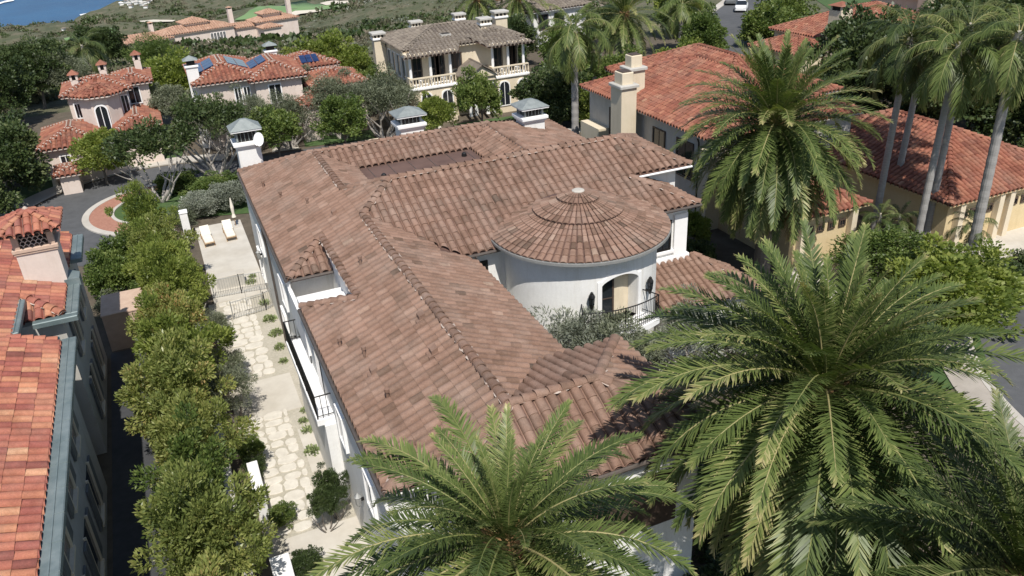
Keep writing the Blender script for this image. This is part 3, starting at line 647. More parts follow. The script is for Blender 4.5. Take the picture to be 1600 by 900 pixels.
for k in range(33):
    a = R_(BA0 + (BA1 - BA0) * k / 32); x, y = TC[0] + (TR + .85) * math.cos(a), TC[1] + (TR + .85) * math.sin(a)
    MB().tube([(x, y, 3.92), (x, y, 5.05)], .028 if k % 16 == 0 else .012, 5).build('post' if k % 16 == 0 else 'baluster', 'iron', rail)
for e in (e0, e1):
    for t in (.25, .5, .75):
        x, y = e[0][0] + (e[1][0] - e[0][0]) * t, e[0][1] + (e[1][1] - e[0][1]) * t; MB().tube([(x, y, 3.92), (x, y, 5.05)], .012, 5).build('baluster', 'iron', rail)
def lantern(a, z):
    a = R_(a); c, s = math.cos(a), math.sin(a); x, y = TC[0] + (TR + .22) * c, TC[1] + (TR + .22) * s
    L = MB().lathe([(.0, z - .3), (.07, z - .22), (.12, z), (.12, z + .01)], (x, y), 6).build('wall_lantern', 'iron', MH)
    MB().lathe([(.10, z), (.13, z + .36)], (x, y), 6).build('lantern_glass', 'glass', L)
    MB().lathe([(.17, z + .35), (.12, z + .45), (.08, z + .5), (.08, z + .55), (.0, z + .62)], (x, y), 6).build('lantern_hood', 'iron', L)
    b = MB()
    for k in range(6): t = k * math.pi / 3; b.tube([(x + .12 * math.cos(t), y + .12 * math.sin(t), z), (x + .15 * math.cos(t), y + .15 * math.sin(t), z + .36)], .012, 4)
    b.obox((TC[0] + (TR + .1) * c, TC[1] + (TR + .1) * s, z - .1), (c * .13, s * .13, 0), (-s * .03, c * .03, 0), (0, 0, .04)); b.build('lantern_bracket', 'iron', L)
lantern(DA0 - 7.5, 5.15); lantern(DA1 + 10, 5.05)
# ---- walls of the wings
b = MB()
b.prism([(3.38, 18.5), (4.95, 18.5), (4.95, 16.0), (12.35, 16.0), (12.35, 20.5), (10.6, 20.5), (10.6, 31.8), (8.8, 31.8), (8.8, 31.9), (3.38, 31.9)], 0, 6.55)
part(b, 'wing_wall', 'stucco_white')
part(MB().prism([(3.38, 33.85), (22.8, 33.85), (22.8, 33.5), (22.8, 34.2), (23.7, 34.2), (23.7, 39), (23.0, 40), (23.0, 48.8), (3.38, 48.8)], 0, 6.6), 'rear_wall', 'stucco_white')
part(MB().box(10.6, 22.75, 31.75, 34, 0, 6.75), 'annex_wall', 'stucco_white')
part(MB().box(20.9, 23.65, 34.25, 36.5, 0, 7.8), 'end_wall', 'stucco_white')
part(MB().box(3.38, 5.3, 31.85, 33.84, 0, 5.1), 'terrace_floor', 'concrete_warm')
part(MB().box(5.27, 7.4, 28.6, 35, 5, 7.4), 'terrace_side_wall', 'stucco_white')
part(MB().box(3.26, 3.42, 30.2, 33.65, 4.6, 6.2), 'terrace_parapet', 'stucco_trim')
# cornice band and gutters
cb = MB()
def cove(b, y0, y1):
    pr = [(3.38, 5.72), (3.33, 5.74), (3.31, 5.95), (3.27, 6.2), (3.23, 6.45), (3.21, 6.62), (3.38, 6.62)]
    V = [(x, y, z) for y in (y0, y1) for x, z in pr]; n = len(pr); b.add(V, [(i, (i + 1) % n, n + (i + 1) % n, n + i) for i in range(n)] + [tuple(range(n)), tuple(range(2 * n - 1, n - 1, -1))])
cove(cb, 18.3, 30.2); cove(cb, 33.4, 49.1); part(cb, 'eave_cornice', 'stucco_trim')
def gutter(P, r=.075, mat='gutter_brown', nm='gutter'): part(MB().tube(P, r, 8), nm, mat)
gutter([(3.22, 18, 6.74), (3.22, 30.3, 6.74)]); gutter([(3.22, 33.2, 6.74), (3.22, 49.3, 6.74)])
gutter([(11.16, 20.9, 6.74), (11.16, 31.2, 6.74)]); gutter([(10.7, 31.24, 6.93), (14, 31.24, 6.93)]); gutter([(20.2, 31.24, 6.93), (23.2, 31.24, 6.93)])
gutter([(4.6, 15.48, 7.24), (12.85, 15.48, 7.24)]); gutter([(20.7, 33.74, 7.97), (24.3, 33.74, 7.97)], .06, 'stucco_trim'); gutter([(3.4, 33.14, 6.74), (5.3, 33.14, 6.74)])
sf = MB()
sf.poly([(3.3, 18, 6.66), (11.1, 18, 6.66), (11.1, 31.9, 6.66), (3.3, 31.0, 6.66)]); sf.poly([(4.6, 15.6, 7.2), (12.8, 15.6, 7.2), (12.8, 21.3, 7.2), (4.6, 21.3, 7.2)])
sf.poly([(10.6, 31.35, 6.86), (23.1, 31.35, 6.86), (23.1, 34, 6.86), (10.6, 34, 6.86)]); sf.poly([(20.7, 33.85, 7.9), (24.2, 33.85, 7.9), (24.2, 39.3, 7.9), (20.7, 39.3, 7.9)])
part(sf, 'soffit', 'stucco_white')
part(MB().box(4.98, 12.3, 16.02, 20.4, 6.5, 7.19), 'front_frieze', 'stucco_white')
gutter([(11.25, 31.2, 6.9), (11.25, 31.45, 6.6), (11.3, 31.62, 6.3), (11.3, 31.66, .1)], .055, nm='downpipe')
gutter([(3.2, 40.0, 6.7), (3.2, 40, 6.35), (3.26, 40, 5.6), (3.28, 40, .1)], .055, nm='downpipe')
gutter([(5.34, 31.9, 6.9), (5.42, 30.6, 7.15), (5.34, 28.9, 7.55)], .05, nm='rake_pipe')
def window(x0, x1, y, z0, z1, ny=-1, nx=2, nz=2, mat='iron', parent=MH, trim=True):
    """framed window in a wall facing -y"""
    w = part(MB().box(x0, x1, y - .03, y + .1, z0, z1), 'window', 'glass', parent)
    f = MB()
    for x in (x0, x1): f.box(x - .05, x + .05, y - .08, y + .05, z0 - .05, z1 + .05)
    for z in (z0, z1): f.box(x0 + .05, x1 - .05, y - .078, y + .05, z - .05, z + .05)
    for i in range(1, nx): x = x0 + (x1 - x0) * i / nx; f.box(x - .02, x + .02, y - .06, y + .02, z0 + .05, z1 - .05)
    for i in range(1, nz): z = z0 + (z1 - z0) * i / nz; f.box(x0 + .05, x1 - .05, y - .057, y + .02, z - .02, z + .02)
    f.build('window_frame', mat, w)
    if trim:
        t = MB().bev(x0 - .2, x1 + .2, y - .14, y + .02, z0 - .22, z0 - .06, .02); t.build('window_sill', 'stucco_trim', w)
    return w
part(MB().box(8.2, 11.6, 15.96, 16.06, 4.2, 6.4), 'loggia_shade_panel', 'wood_dark'); part(MB().bev(7.9, 11.9, 15.8, 16.02, 6.42, 6.7, .03), 'loggia_lintel', 'stucco_trim')  # flat dark panel paints the shadow inside the loggia
window(20.95, 21.75, 31.74, 4.7, 6.2)
window(11.0, 11.9, 31.74, 4.9, 6.3, trim=False)
part(MB().bev(20.6, 22.9, 31.56, 31.9, 4.0, 4.28, .05), 'string_course', 'stucco_trim'); part(MB().bev(20.6, 22.82, 31.64, 31.9, 3.7, 3.98, .03), 'base_moulding', 'stucco_trim')
part(MB().box(21.95, 22.7, 31.62, 31.76, 4.3, 6.5), 'corner_pilaster', 'stucco_trim')
lr = MB().box(20, 24.9, 29.0, 31.6, 2.7, 2.88).build('porch_roof', 'wood_dark', MH)
t2 = TileRoof(lr, 'tile_brown', .36, .4, 5)
t2.plane((0, 1), .36, (22, 28.6, 2.95), [[(19.6, 28.6), (25.3, 28.6), (23.2, 31.7), (19.6, 31.7)]])
t2.plane((-1, 0), .53, (25.3, 30, 2.95), [[(25.3, 28.6), (25.3, 31.7), (23.2, 31.7)]])
t2.finish(); ridge(lr, 'tile_brown', (25.3, 28.6, 2.95), (23.2, 31.7, 4.06))
part(MB().box(20, 24.8, 29.1, 31.8, 0, 2.9), 'porch_wall', 'stucco_white')
part(MB().box(12.2, 15.6, 22, 23, 0, .1), 'entry_step', 'concrete')
# left balcony with iron railing
part(MB().box(2.7, 3.42, 26.4, 33.0, 3.75, 4.0), 'side_balcony_slab', 'stucco_trim')
part(MB().box(2.95, 3.42, 26.3, 33.1, 0, 3.74), 'side_bay_wall', 'stucco_white')
sp = lambda z: [(3.4, 26.5, z), (2.76, 26.5, z), (2.76, 32.9, z), (3.4, 32.9, z)]
rail2 = MB().tube(sp(5.0), .03, 6).build('side_balcony_railing', 'iron', MH); MB().tube(sp(4.12), .02, 6).build('bottom_rail', 'iron', rail2)
for k in range(49):
    y = 26.5 + 6.4 * k / 48; MB().tube([(2.76, y, 4.0), (2.76, y, 5.0)], .03 if k % 16 == 0 else .014, 5).build('post' if k % 16 == 0 else 'baluster', 'iron', rail2)
for y in (26.5, 32.9):
    for x in (2.97, 3.18): MB().tube([(x, y, 4), (x, y, 5)], .014, 5).build('baluster', 'iron', rail2)
for y in (28.0, 30.6): part(MB().box(3.34, 3.42, y, y + 1.0, 4.0, 5.6), 'balcony_door', 'glass')
def wallwin(y0, y1, z0, z1):
    w = part(MB().box(3.32, 3.42, y0, y1, z0, z1), 'window', 'glass'); f = MB()
    for y in (y0, y1): f.box(3.26, 3.41, y - .05, y + .05, z0 - .05, z1 + .05)
    for z in (z0, z1): f.box(3.265, 3.41, y0 + .05, y1 - .05, z - .05, z + .05)
    f.build('window_frame', 'stucco_trim', w)
for a in ((20.3, 21.3, 3.9, 5.3), (24.2, 25.2, 3.9, 5.3), (36, 37.2, 3.9, 5.3), (43, 44.2, 3.9, 5.3), (46, 47.2, 1.0, 2.8), (38, 39.2, 1.0, 2.6)): wallwin(*a)
for y in (22.6, 19.6, 35.0, 45.5):
    L = MB().lathe([(.03, 2.7), (.1, 2.8), (.12, 3.15), (.15, 3.16), (.0, 3.32)], (3.18, y), 8).build('wall_sconce', 'grey_steel', MH); MB().box(3.21, 3.38, y - .04, y + .04, 2.95, 3.05).build('sconce_arm', 'iron', L)
# chimneys with metal pyramid caps
def chimney(x, y, z0, z1, w, d, gh=.46, rh=.38):
    c = MB().box(x - w, x + w, y - d, y + d, z0, z1).build('chimney', 'stucco_white', MH)
    m = MB().bev(x - w - .1, x + w + .1, y - d - .1, y + d + .1, z1 + .002, z1 + .14, .03); m.bev(x - w - .2, x + w + .2, y - d - .2, y + d + .2, z1 + .142, z1 + .32, .04); m.build('chimney_moulding', 'stucco_trim', c)
    zz = z1 + .322; MB().box(x - w * .75, x + w * .75, y - d * .75, y + d * .75, zz, zz + gh).build('chimney_grille', 'iron', c)
    b = MB()
    for i in (-1, 1):
        for j in (-1, 1): b.box(x + i * w * .85 - .05, x + i * w * .85 + .05, y + j * d * .85 - .05, y + j * d * .85 + .05, zz, zz + gh)
    for k in range(1, 5):
        xx = x - w * .85 + w * 1.7 * k / 5; b.box(xx - .015, xx + .015, y - d * .83, y - d * .78, zz, zz + gh)
        yy = y - d * .85 + d * 1.7 * k / 5; b.box(x - w * .83, x - w * .78, yy - .015, yy + .015, zz, zz + gh)
    b.build('cap_posts', 'lead', c); zz += gh + .002
    a, e = w + .22, d + .22
    MB().box(x - a, x + a, y - e, y + e, zz, zz + .1).build('cap_rim', 'stucco_trim', c)
    b = MB(); zz += .102; k = .18
    b.add([(x - a - .04, y - e - .04, zz), (x + a + .04, y - e - .04, zz), (x + a + .04, y + e + .04, zz), (x - a - .04, y + e + .04, zz), (x - a * k, y - e * k, zz + rh), (x + a * k, y - e * k, zz + rh), (x + a * k, y + e * k, zz + rh), (x - a * k, y + e * k, zz + rh)],
          [(0, 1, 5, 4), (1, 2, 6, 5), (2, 3, 7, 6), (3, 0, 4, 7), (4, 5, 6, 7), (3, 2, 1, 0)]); b.build('cap_roof', 'lead', c)
    return c
c1 = chimney(4.15, 50.0, 0, 8.15, .66, .55, .65, .5)
chimney(14.1, 49.9, 5, 7.7, .75, .65); chimney(20.75, 45.9, 6.0, 8.1, .68, .65)
b = MB(); V = []; F = []          # satellite dish on an arm in front of the corner chimney
ctr = Vector((4.75, 48.95, 8.65)); ax = Vector((-.35, -.85, .4)).normalized(); s1 = ax.cross(Vector((0, 0, 1))).normalized(); s2 = s1.cross(ax)
for k, r in enumerate((0, .14, .27, .37)):
    V += [ctr + ax * (r * r * .5) + (s1 * math.cos(t) * .8 + s2 * math.sin(t) * 1.1) * r for t in [2 * math.pi * i / 16 for i in range(16)]]
for k in range(3): F += [(k * 16 + i, k * 16 + (i + 1) % 16, (k + 1) * 16 + (i + 1) % 16, (k + 1) * 16 + i) for i in range(16)]
dish = b.add(V, F).build('satellite_dish', 'white_paint', MH); MB().tube([ctr - ax * .05, ctr - ax * .4 - s2 * .3, (4.5, 49.5, 8.1)], .03, 6).build('dish_arm', 'grey_steel', dish)
MB().tube([ctr - s2 * .45, ctr + ax * .5 - s2 * .35, ctr + ax * .6 - s2 * .1], .025, 6).build('dish_feed', 'white_paint', dish)

# ---------------------------------------------------------------- left neighbour: orange tile roof, copper gutters
LH = root('orange_roofed_house', 'near house at left with orange clay tiles and green copper gutters', 'house')
LZ = 7.0
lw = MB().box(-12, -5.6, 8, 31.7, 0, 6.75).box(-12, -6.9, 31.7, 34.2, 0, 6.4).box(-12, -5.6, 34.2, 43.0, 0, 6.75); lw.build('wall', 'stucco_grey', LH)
LR = MB().box(-12, -5.2, 8, 31.6, 6.76, 6.9).build('roof', 'wood_dark', LH)
t3 = TileRoof(LR, 'tile_orange', .36, .54, 9, var=.95)
t3.plane((-1, 0), .36, (-5.5, 20, LZ), [[(-5.5, 8), (-5.5, 31.75), (-12, 31.75), (-12, 8)], [(-6.95, 31.75), (-6.95, 34.1), (-12, 34.1), (-12, 31.75)],
                                        [(-5.5, 34.1), (-5.5, 43.2), (-6.95, 43.2), (-6.95, 35.55)], [(-6.95, 34.1), (-6.95, 43.2), (-12, 43.2), (-12, 34.1)]])
t3.plane((0, 1), .36, (-6, 34.1, LZ), [[(-6.95, 34.1), (-5.5, 34.1), (-6.95, 35.55)]])
t3.finish(300)
for a, b in [((-5.6, 31.75, LZ), (-7.1, 31.75, LZ + .55)), ((-5.5, 34.1, LZ), (-6.95, 35.55, LZ + .52)), ((-12, 8, LZ + 2.34), (-12, 43.2, LZ + 2.34)), ((-12, 43.2, LZ + 2.3), (-5.6, 43.2, LZ))]: ridge(LR, 'tile_orange', a, b)
def cgutter(x0, x1, y0, y1, z, nm='copper_gutter'):
    b = MB(); ax = 0 if x1 - x0 < y1 - y0 else 1
    b.bev(x0, x1, y0, y1, z - .22, z, .03)
    xm = (x0 + x1) / 2; ym = (y0 + y1) / 2
    (b.box(xm - .02, xm + .02, y0 + .02, y1 - .02, z + .001, z + .03) if ax == 0 else b.box(x0 + .02, x1 - .02, ym - .02, ym + .02, z + .001, z + .03))
    o = b.build(nm, 'copper', LH); L = max(x1 - x0, y1 - y0)
    for i in range(1, int(L / 1.2)):
        k = MB()
        if ax == 0: k.box(x0 - .005, x1 + .005, y0 + i * 1.2 - .02, y0 + i * 1.2 + .02, z - .2, z + .012)
        else: k.box(x0 + i * 1.2 - .02, x0 + i * 1.2 + .02, y0 - .005, y1 + .005, z - .2, z + .012)
        k.build('gutter_seam', 'copper', o)
cgutter(-5.48, -4.95, 8, 31.95, LZ - .02); cgutter(-6.9, -5.5, 31.6, 31.97, LZ + .12); cgutter(-7.1, -6.75, 31.98, 35.0, LZ + .62)
cgutter(-6.6, -4.95, 33.75, 34.1, LZ - .0); cgutter(-5.48, -4.95, 34.15, 37.6, LZ - .02); cgutter(-5.46, -4.97, 40.0, 43.2, LZ - .02)
MB().prism([(-5.5, 37.0), (-4.9, 37.0), (-4.9, 37.7), (-5.5, 38.3)], LZ - .1, LZ + .25).build('gutter_head', 'copper', LH)
# chimney with latticed openings and a little tiled hip roof
cx, cy = -6.15, 37.6; hw = .78
ch = MB().box(cx - hw, cx + hw, cy - .55, cy + .75, 6.9, 8.72).build('chimney', 'stucco_pink', LH)
m = MB().bev(cx - hw - .06, cx + hw + .06, cy - .61, cy + .81, 8.722, 8.82, .02); m.bev(cx - hw - .1, cx + hw + .1, cy - .65, cy + .85, 8.822, 8.98, .03); m.build('chimney_band', 'brick_pink', ch)
b = MB()
for i in (-1, 1):
    for j in (cy - .5, cy + .7): b.box(cx + i * (hw - .12) - .12, cx + i * (hw - .12) + .12, j - .1, j + .1, 8.982, 9.62)
b.box(cx - hw, cx + hw, cy - .62, cy + .82, 9.622, 9.72); b.build('chimney_posts', 'brick_pink', ch)
MB().box(cx - hw + .2, cx + hw - .2, cy - .35, cy + .5, 8.982, 9.62).build('flue', 'iron', ch)
b = MB()
for r in range(4):
    for k in range(5):
        x0 = cx - .5 + .2 * k + (.1 if r % 2 else 0); P = [(x0 + .1 * math.cos(math.pi * q / 6), cy - .52, 9.0 + r * .15 + .12 * math.sin(math.pi * q / 6)) for q in range(7)]
        b.tube(P, .018, 4)
b.build('clay_lattice', 'stucco_pink', ch)
ct = TileRoof(ch, 'tile_orange', .34, .42, 12); a, bb = 1.12, 1.12; zc = 9.74
ct.plane((0, 1), .55, (cx, cy + .1 - bb, zc), [[(cx - a, cy + .1 - bb), (cx + a, cy + .1 - bb), (cx, cy + .1)]]); ct.plane((-1, 0), .55, (cx + a, cy + .1, zc), [[(cx + a, cy + .1 - bb), (cx + a, cy + .1 + bb), (cx, cy + .1)]])
ct.plane((1, 0), .55, (cx - a, cy + .1, zc), [[(cx - a, cy + .1 - bb), (cx - a, cy + .1 + bb), (cx, cy + .1)]]); ct.plane((0, -1), .55, (cx, cy + .1 + bb, zc), [[(cx - a, cy + .1 + bb), (cx + a, cy + .1 + bb), (cx, cy + .1)]])
ct.finish()
mb = MB()
for i in (-1, 1):
    for j in (-1, 1): ridge(ch, 'tile_orange', (cx + i * a, cy + .1 + j * bb, zc), (cx, cy + .1, zc + a * .55), .13, .4, False, .06, mb)
mb.build('hip_tiles', 'tile_orange', ch, tint=True, kind='stuff')
MB().box(cx - a + .05, cx + a - .05, cy + .1 - bb + .05, cy + .1 + bb - .05, 9.66, 9.73).build('chimney_eave', 'wood_dark', ch)
MB().lathe([(.1, zc + .6), (.12, zc + .72), (.05, zc + .8), (0, zc + .82)], (cx, cy + .1), 8).build('finial', 'mortar', ch)
# wall details of the dark side: shuttered windows
for y0 in (15.5, 19.0, 22.0, 25.0, 28.2, 36.0, 39.5):
    for z0, z1 in ((4.3, 6.0), (1.0, 2.9)):
        w = MB().box(-5.62, -5.57, y0, y0 + 1.1, z0, z1).build('window', 'glass', LH)
        f = MB().box(-5.6, -5.5, y0 - .08, y0, z0 - .08, z1 + .08).box(-5.6, -5.5, y0 + 1.1, y0 + 1.18, z0 - .08, z1 + .08).box(-5.6, -5.46, y0 - .1, y0 + 1.2, z0 - .2, z0 - .081); f.build('window_frame', 'stucco_cream', w)
        for q in (y0 - .62, y0 + 1.2): MB().box(-5.58, -5.5, q, q + .52, z0, z1).build('shutter', 'shutter_grey', w)
MB().box(-6.88, -5.7, 31.75, 33.7, 4.4, 4.6).build('balcony_floor', 'stucco_grey', LH)
b = MB()
for k in range(8): b.box(-5.72, -5.66, 31.9 + k * .24, 31.94 + k * .24, 4.6, 5.5)
b.box(-5.74, -5.64, 31.8, 33.7, 5.5, 5.56); b.build('balcony_railing', 'iron', LH)

# ---------------------------------------------------------------- generic parts for the houses around
def hip(tr, caps, parent, tm, x0, x1, y0, y1, z, pitch, over=.5, dots=None):
    """hip roof planes over a rectangle (wall line), ridge tiles joined into caps"""
    x0 -= over; x1 += over; y0 -= over; y1 += over; w, d = x1 - x0, y1 - y0; h = min(w, d) / 2
    if w >= d: r0, r1 = (x0 + h, (y0 + y1) / 2), (x1 - h, (y0 + y1) / 2)
    else: r0, r1 = ((x0 + x1) / 2, y0 + h), ((x0 + x1) / 2, y1 - h)
    zr = z + h * pitch
    if abs(w - d) < .05: r1 = r0
    A, B, C, D = (x0, y0), (x1, y0), (x1, y1), (x0, y1)
    if w >= d: front, right, back, left = [A, B, r1, r0], [B, C, r1], [C, D, r0, r1], [D, A, r0]
    else: front, right, back, left = [A, B, r0], [B, C, r1, r0], [C, D, r1], [D, A, r0, r1]
    cl = lambda P: [p for i, p in enumerate(P) if p != P[i - 1]]
    tr.plane((0, 1), pitch, (r0[0], y0, z), [cl(front)]); tr.plane((-1, 0), pitch, (x1, r0[1], z), [cl(right)]); tr.plane((0, -1), pitch, (r0[0], y1, z), [cl(back)]); tr.plane((1, 0), pitch, (x0, r0[1], z), [cl(left)])
    a3 = lambda p, zz: (p[0], p[1], zz)
    for p, q in ((A, r0), (B, r1 if w >= d else r0), (C, r1), (D, r0 if w >= d else r1)): ridge(parent, tm, a3(p, z), a3(q, zr), .17, .42, False, .06, caps, dots)
    if r0 != r1: ridge(parent, tm, a3(r0, zr), a3(r1, zr), .17, .42, False, .06, caps, dots)
    return zr
class House:
    def __init__(s, name, label, wall, tile, loc=(0, 0, 0), rz=0, tw=.4, tl=.45, seg=4, group=None, dots=False):
        s.dots = dots
        s.r = root(name, label, 'house', loc, rz, group); s.wm = wall; s.tm = tile; s.tw = tw; s.tl = tl; s.seg = seg; s.roofs = 0; s.seed = int(abs(loc[0] * 7 + loc[1] * 3)) % 997
    def block(s, x0, x1, y0, y1, z, pitch=.38, over=.5, z0=-1.5, roof=True):
        MB().box(x0, x1, y0, y1, z0, z - .12).build('wall', s.wm, s.r)
        if not roof: return
        rf = MB().box(x0 - over + .04, x1 + over - .04, y0 - over + .04, y1 + over - .04, z - .16, z - .05).build('roof', s.wm, s.r)
        t = TileRoof(rf, s.tm, s.tw, s.tl, s.seed + s.roofs, seg=s.seg); caps = MB(); dots = MB() if s.dots else None; zr = hip(t, caps, rf, s.tm, x0, x1, y0, y1, z, pitch, over, dots); t.finish()
        if dots: dots.build('mortar_joints', 'concrete_warm', rf, kind='stuff')
        caps.build('ridge_tiles', s.tm, rf, kind='stuff', tint=True); s.roofs += 1; return zr
    def win(s, x0, x1, y, z0, z1, face='f', arch=False, frame='stucco_trim', glass='glass'):
        """window on a wall: f faces -y at y, l faces -x (then x0,x1 run along y and y is the wall x), r faces +x"""
        T = (lambda u, d, z: (u, y - d, z)) if face == 'f' else ((lambda u, d, z: (y - d, u, z)) if face == 'l' else (lambda u, d, z: (y + d, u, z)))
        P = [(x0, z0), (x1, z0), (x1, z1), (x0, z1)]
        if arch:
            r = (x1 - x0) / 2; P = [(x0, z0), (x1, z0)] + [((x0 + x1) / 2 + r * math.cos(math.pi * k / 10), z1 - r + r * math.sin(math.pi * k / 10)) for k in range(11)]
        n = len(P); b = MB().add([T(u, d, z) for d in (.03, -.05) for u, z in P], [tuple(range(n)), tuple(range(2 * n - 1, n - 1, -1))] + [(i, (i + 1) % n, n + (i + 1) % n, n + i) for i in range(n)])
        w = recalc(b.build('window', glass, s.r))
        c = ((x0 + x1) / 2, (z0 + z1) / 2); k = .1; O = [(u + math.copysign(k, u - c[0]), z + math.copysign(k, z - c[1])) for u, z in P]
        f = MB().add([T(u, .09, z) for u, z in P] + [T(u, .09, z) for u, z in O] + [T(u, 0, z) for u, z in O], [(i, (i + 1) % n, n + (i + 1) % n, n + i) for i in range(n)] + [(n + i, n + (i + 1) % n, 2 * n + (i + 1) % n, 2 * n + i) for i in range(n)])
        f.build('window_frame', frame, w); m = MB(); u = c[0]
        pts = [T(u - .03, .06, z0), T(u + .03, .06, z0), T(u + .03, .06, z1), T(u - .03, .06, z1)]; m.poly(pts); m.build('mullion', frame, w)
    def chim(s, x, y, z0, z1, w=.4, d=.4, style='tile', wall=None):
        c = MB().box(x - w, x + w, y - d, y + d, z0, z1).build('chimney', wall or s.wm, s.r)
        if style == 'tile':
            MB().box(x - w * .7, x + w * .7, y - d * .7, y + d * .7, z1, z1 + .5).build('flue', 'iron', c); b = MB()
            for i in (-1, 1):
                for j in (-1, 1): b.box(x + i * w * .8 - .09, x + i * w * .8 + .09, y + j * d * .8 - .09, y + j * d * .8 + .09, z1, z1 + .5)
            b.build('posts', wall or s.wm, c)
            k = MB(); e = w + .18; g = d + .18; zz = z1 + .5; k.add([(x - e, y - g, zz), (x + e, y - g, zz), (x + e, y + g, zz), (x - e, y + g, zz), (x, y, zz + .42)], [(0, 1, 4), (1, 2, 4), (2, 3, 4), (3, 0, 4), (3, 2, 1, 0)]); k.build('chimney_cap', s.tm, c, tint=True)
        elif style == 'stone':
            MB().bev(x - w - .12, x + w + .12, y - d - .12, y + d + .12, z1 + .002, z1 + .18, .03).build('moulding', 'stucco_trim', c)
            b = MB()
            for i in range(4): xx = x - w + 2 * w * i / 3; b.box(xx - .07, xx + .07, y - d, y + d, z1 + .182, z1 + .5)
            b.build('vents', 'stucco_cream', c); MB().box(x - w * .6, x + w * .6, y - d * .6, y + d * .6, z1 + .182, z1 + .5).build('flue', 'iron', c)
            MB().bev(x - w - .18, x + w + .18, y - d - .18, y + d + .18, z1 + .502, z1 + .7, .04).build('chimney_cap', 'stucco_grey', c)
        elif style == 'lead':
            MB().bev(x - w - .1, x + w + .1, y - d - .1, y + d + .1, z1 + .002, z1 + .15, .03).build('moulding', 'stucco_trim', c); MB().box(x - w * .7, x + w * .7, y - d * .7, y + d * .7, z1 + .152, z1 + .6).build('flue', 'iron', c)
            e = w + .15; g = d + .15; zz = z1 + .6; MB().add([(x - e, y - g, zz), (x + e, y - g, zz), (x + e, y + g, zz), (x - e, y + g, zz), (x, y, zz + .4)], [(0, 1, 4), (1, 2, 4), (2, 3, 4), (3, 0, 4), (3, 2, 1, 0)]).build('chimney_cap', 'lead', c)
        elif style == 'pot':
            MB().bev(x - w - .15, x + w + .15, y - d - .15, y + d + .15, z1 + .002, z1 + .22, .05).build('moulding', 'stucco_grey', c)
            MB().bev(x - w * .75, x + w * .75, y - d * .75, y + d * .75, z1 + .222, z1 + 1.05, .04).build('chimney_head', wall or s.wm, c)
            MB().bev(x - w * .6, x + w * .6, y - d * .6, y + d * .6, z1 + 1.052, z1 + 1.12, .02).build('flue_rim', 'wood_dark', c)
        return c

# ---- right neighbour
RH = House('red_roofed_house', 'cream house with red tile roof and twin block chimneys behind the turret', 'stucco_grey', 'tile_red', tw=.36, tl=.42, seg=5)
RH.block(31.85, 43.6, 42.3, 58.6, 6.0, .42, .55)
RH.block(36, 46, 47, 62, 6.2, .40, .55)
for y0, y1 in ((44.2, 46.0), (47.6, 49.0), (53.6, 55.2)): RH.win(y0, y1, 31.85, 2.6, 5.0, 'l', frame='wood_dark')
RH.chim(30.6, 51.2, 0, 7.7, .62, .75, 'pot', 'stucco_cream'); RH.chim(32.6, 53.2, 5, 8.3, .62, .62, 'pot', 'stucco_cream')
MB().box(30.9, 31.86, 55.4, 58.4, 0, 3.4).build('side_bay', 'stucco_cream', RH.r)
MB().box(31.0, 32.6, 41.3, 42.29, 0, 5.4).build('corner_pier', 'stucco_cream', RH.r)
MB().tube([(31.5, 43.4, 5.9), (31.7, 43.4, 5.4), (31.75, 43.4, .2)], .06, 6).build('downpipe', 'iron', RH.r)
# ---- yellow garages
def garage(name, label, x0, x1, y0, y1, z, doorx):
    h = House(name, label, 'stucco_yellow', 'tile_red', tw=.36, tl=.42, seg=5); h.r['category'] = 'garage'
    h.block(x0, x1, y0, y1, z, .42, .55)
    for d0, d1 in doorx:
        MB().box(d0, d1, y0 - .06, y0 + .02, 0, 2.45).build('garage_door', 'stucco_yellow', h.r)
        for x in (d0 - .45, d1 + .05): MB().box(x, x + .4, y0 - .42, y0 + .01, 0, z - .17).build('pilaster', 'stucco_cream', h.r)
        for k in range(4): xx = d0 + (d1 - d0) * (k + .5) / 4; h.win(xx - .16, xx + .16, y0 - .06, 2.0, 2.3, frame='wood_dark')
    return h
garage('front_garage', 'yellow garage with red tile roof below the tall bushy palm', 32.1, 37.0, 34.5, 42.0, 3.2, [(33.0, 36.3)])
garage('far_garage', 'yellow garage with long red tile roof behind the slim palm trunks', 41.6, 52.0, 31.9, 47, 3.2, [(42.6, 45.4), (46.8, 50.2)])
# ---- pink house at upper left
P1 = House('pink_house', 'pink stucco house with octagonal bay and three tile capped chimneys', 'stucco_pink', 'tile_red', dots=True)
P1.block(-7.4, -2.6, 81.6, 86.4, 6.0, .32); P1.block(-3.2, -.7, 83.6, 88.6, 6.0, .34, .45); P1.block(-9.6, -5.6, 75.6, 82, 3.2, .38); P1.block(-3.8, -.8, 77.6, 84.5, 3.3, .38); P1.block(-8.8, -7.4, 72.6, 74.8, 1.7, .36, .35)
bay = [(-4.9 + 1.75 * math.cos(R_(a)), 81.3 + 1.75 * math.sin(R_(a))) for a in range(180 + 22, 361, 45)]
MB().prism([(-6.6, 82.0)] + bay + [(-3.2, 82.0)], -1, 6.0).build('bay_wall', 'stucco_pink', P1.r)
E2 = [(-4.9 + 2.3 * math.cos(R_(a)), 81.3 + 2.3 * math.sin(R_(a))) for a in range(157, 384, 45)]
brf = MB().prism(E2, 5.92, 6.02).build('bay_roof', 'stucco_pink', P1.r); t = TileRoof(brf, 'tile_red', .4, .45, 41, seg=4); caps = MB(); ap = (-4.9, 81.3)
for p, q in zip(E2[:-1], E2[1:]):
    m_ = ((p[0] + q[0]) / 2, (p[1] + q[1]) / 2); t.plane((ap[0] - m_[0], ap[1] - m_[1]), .34, (*m_, 6.05), [[p, q, ap]])
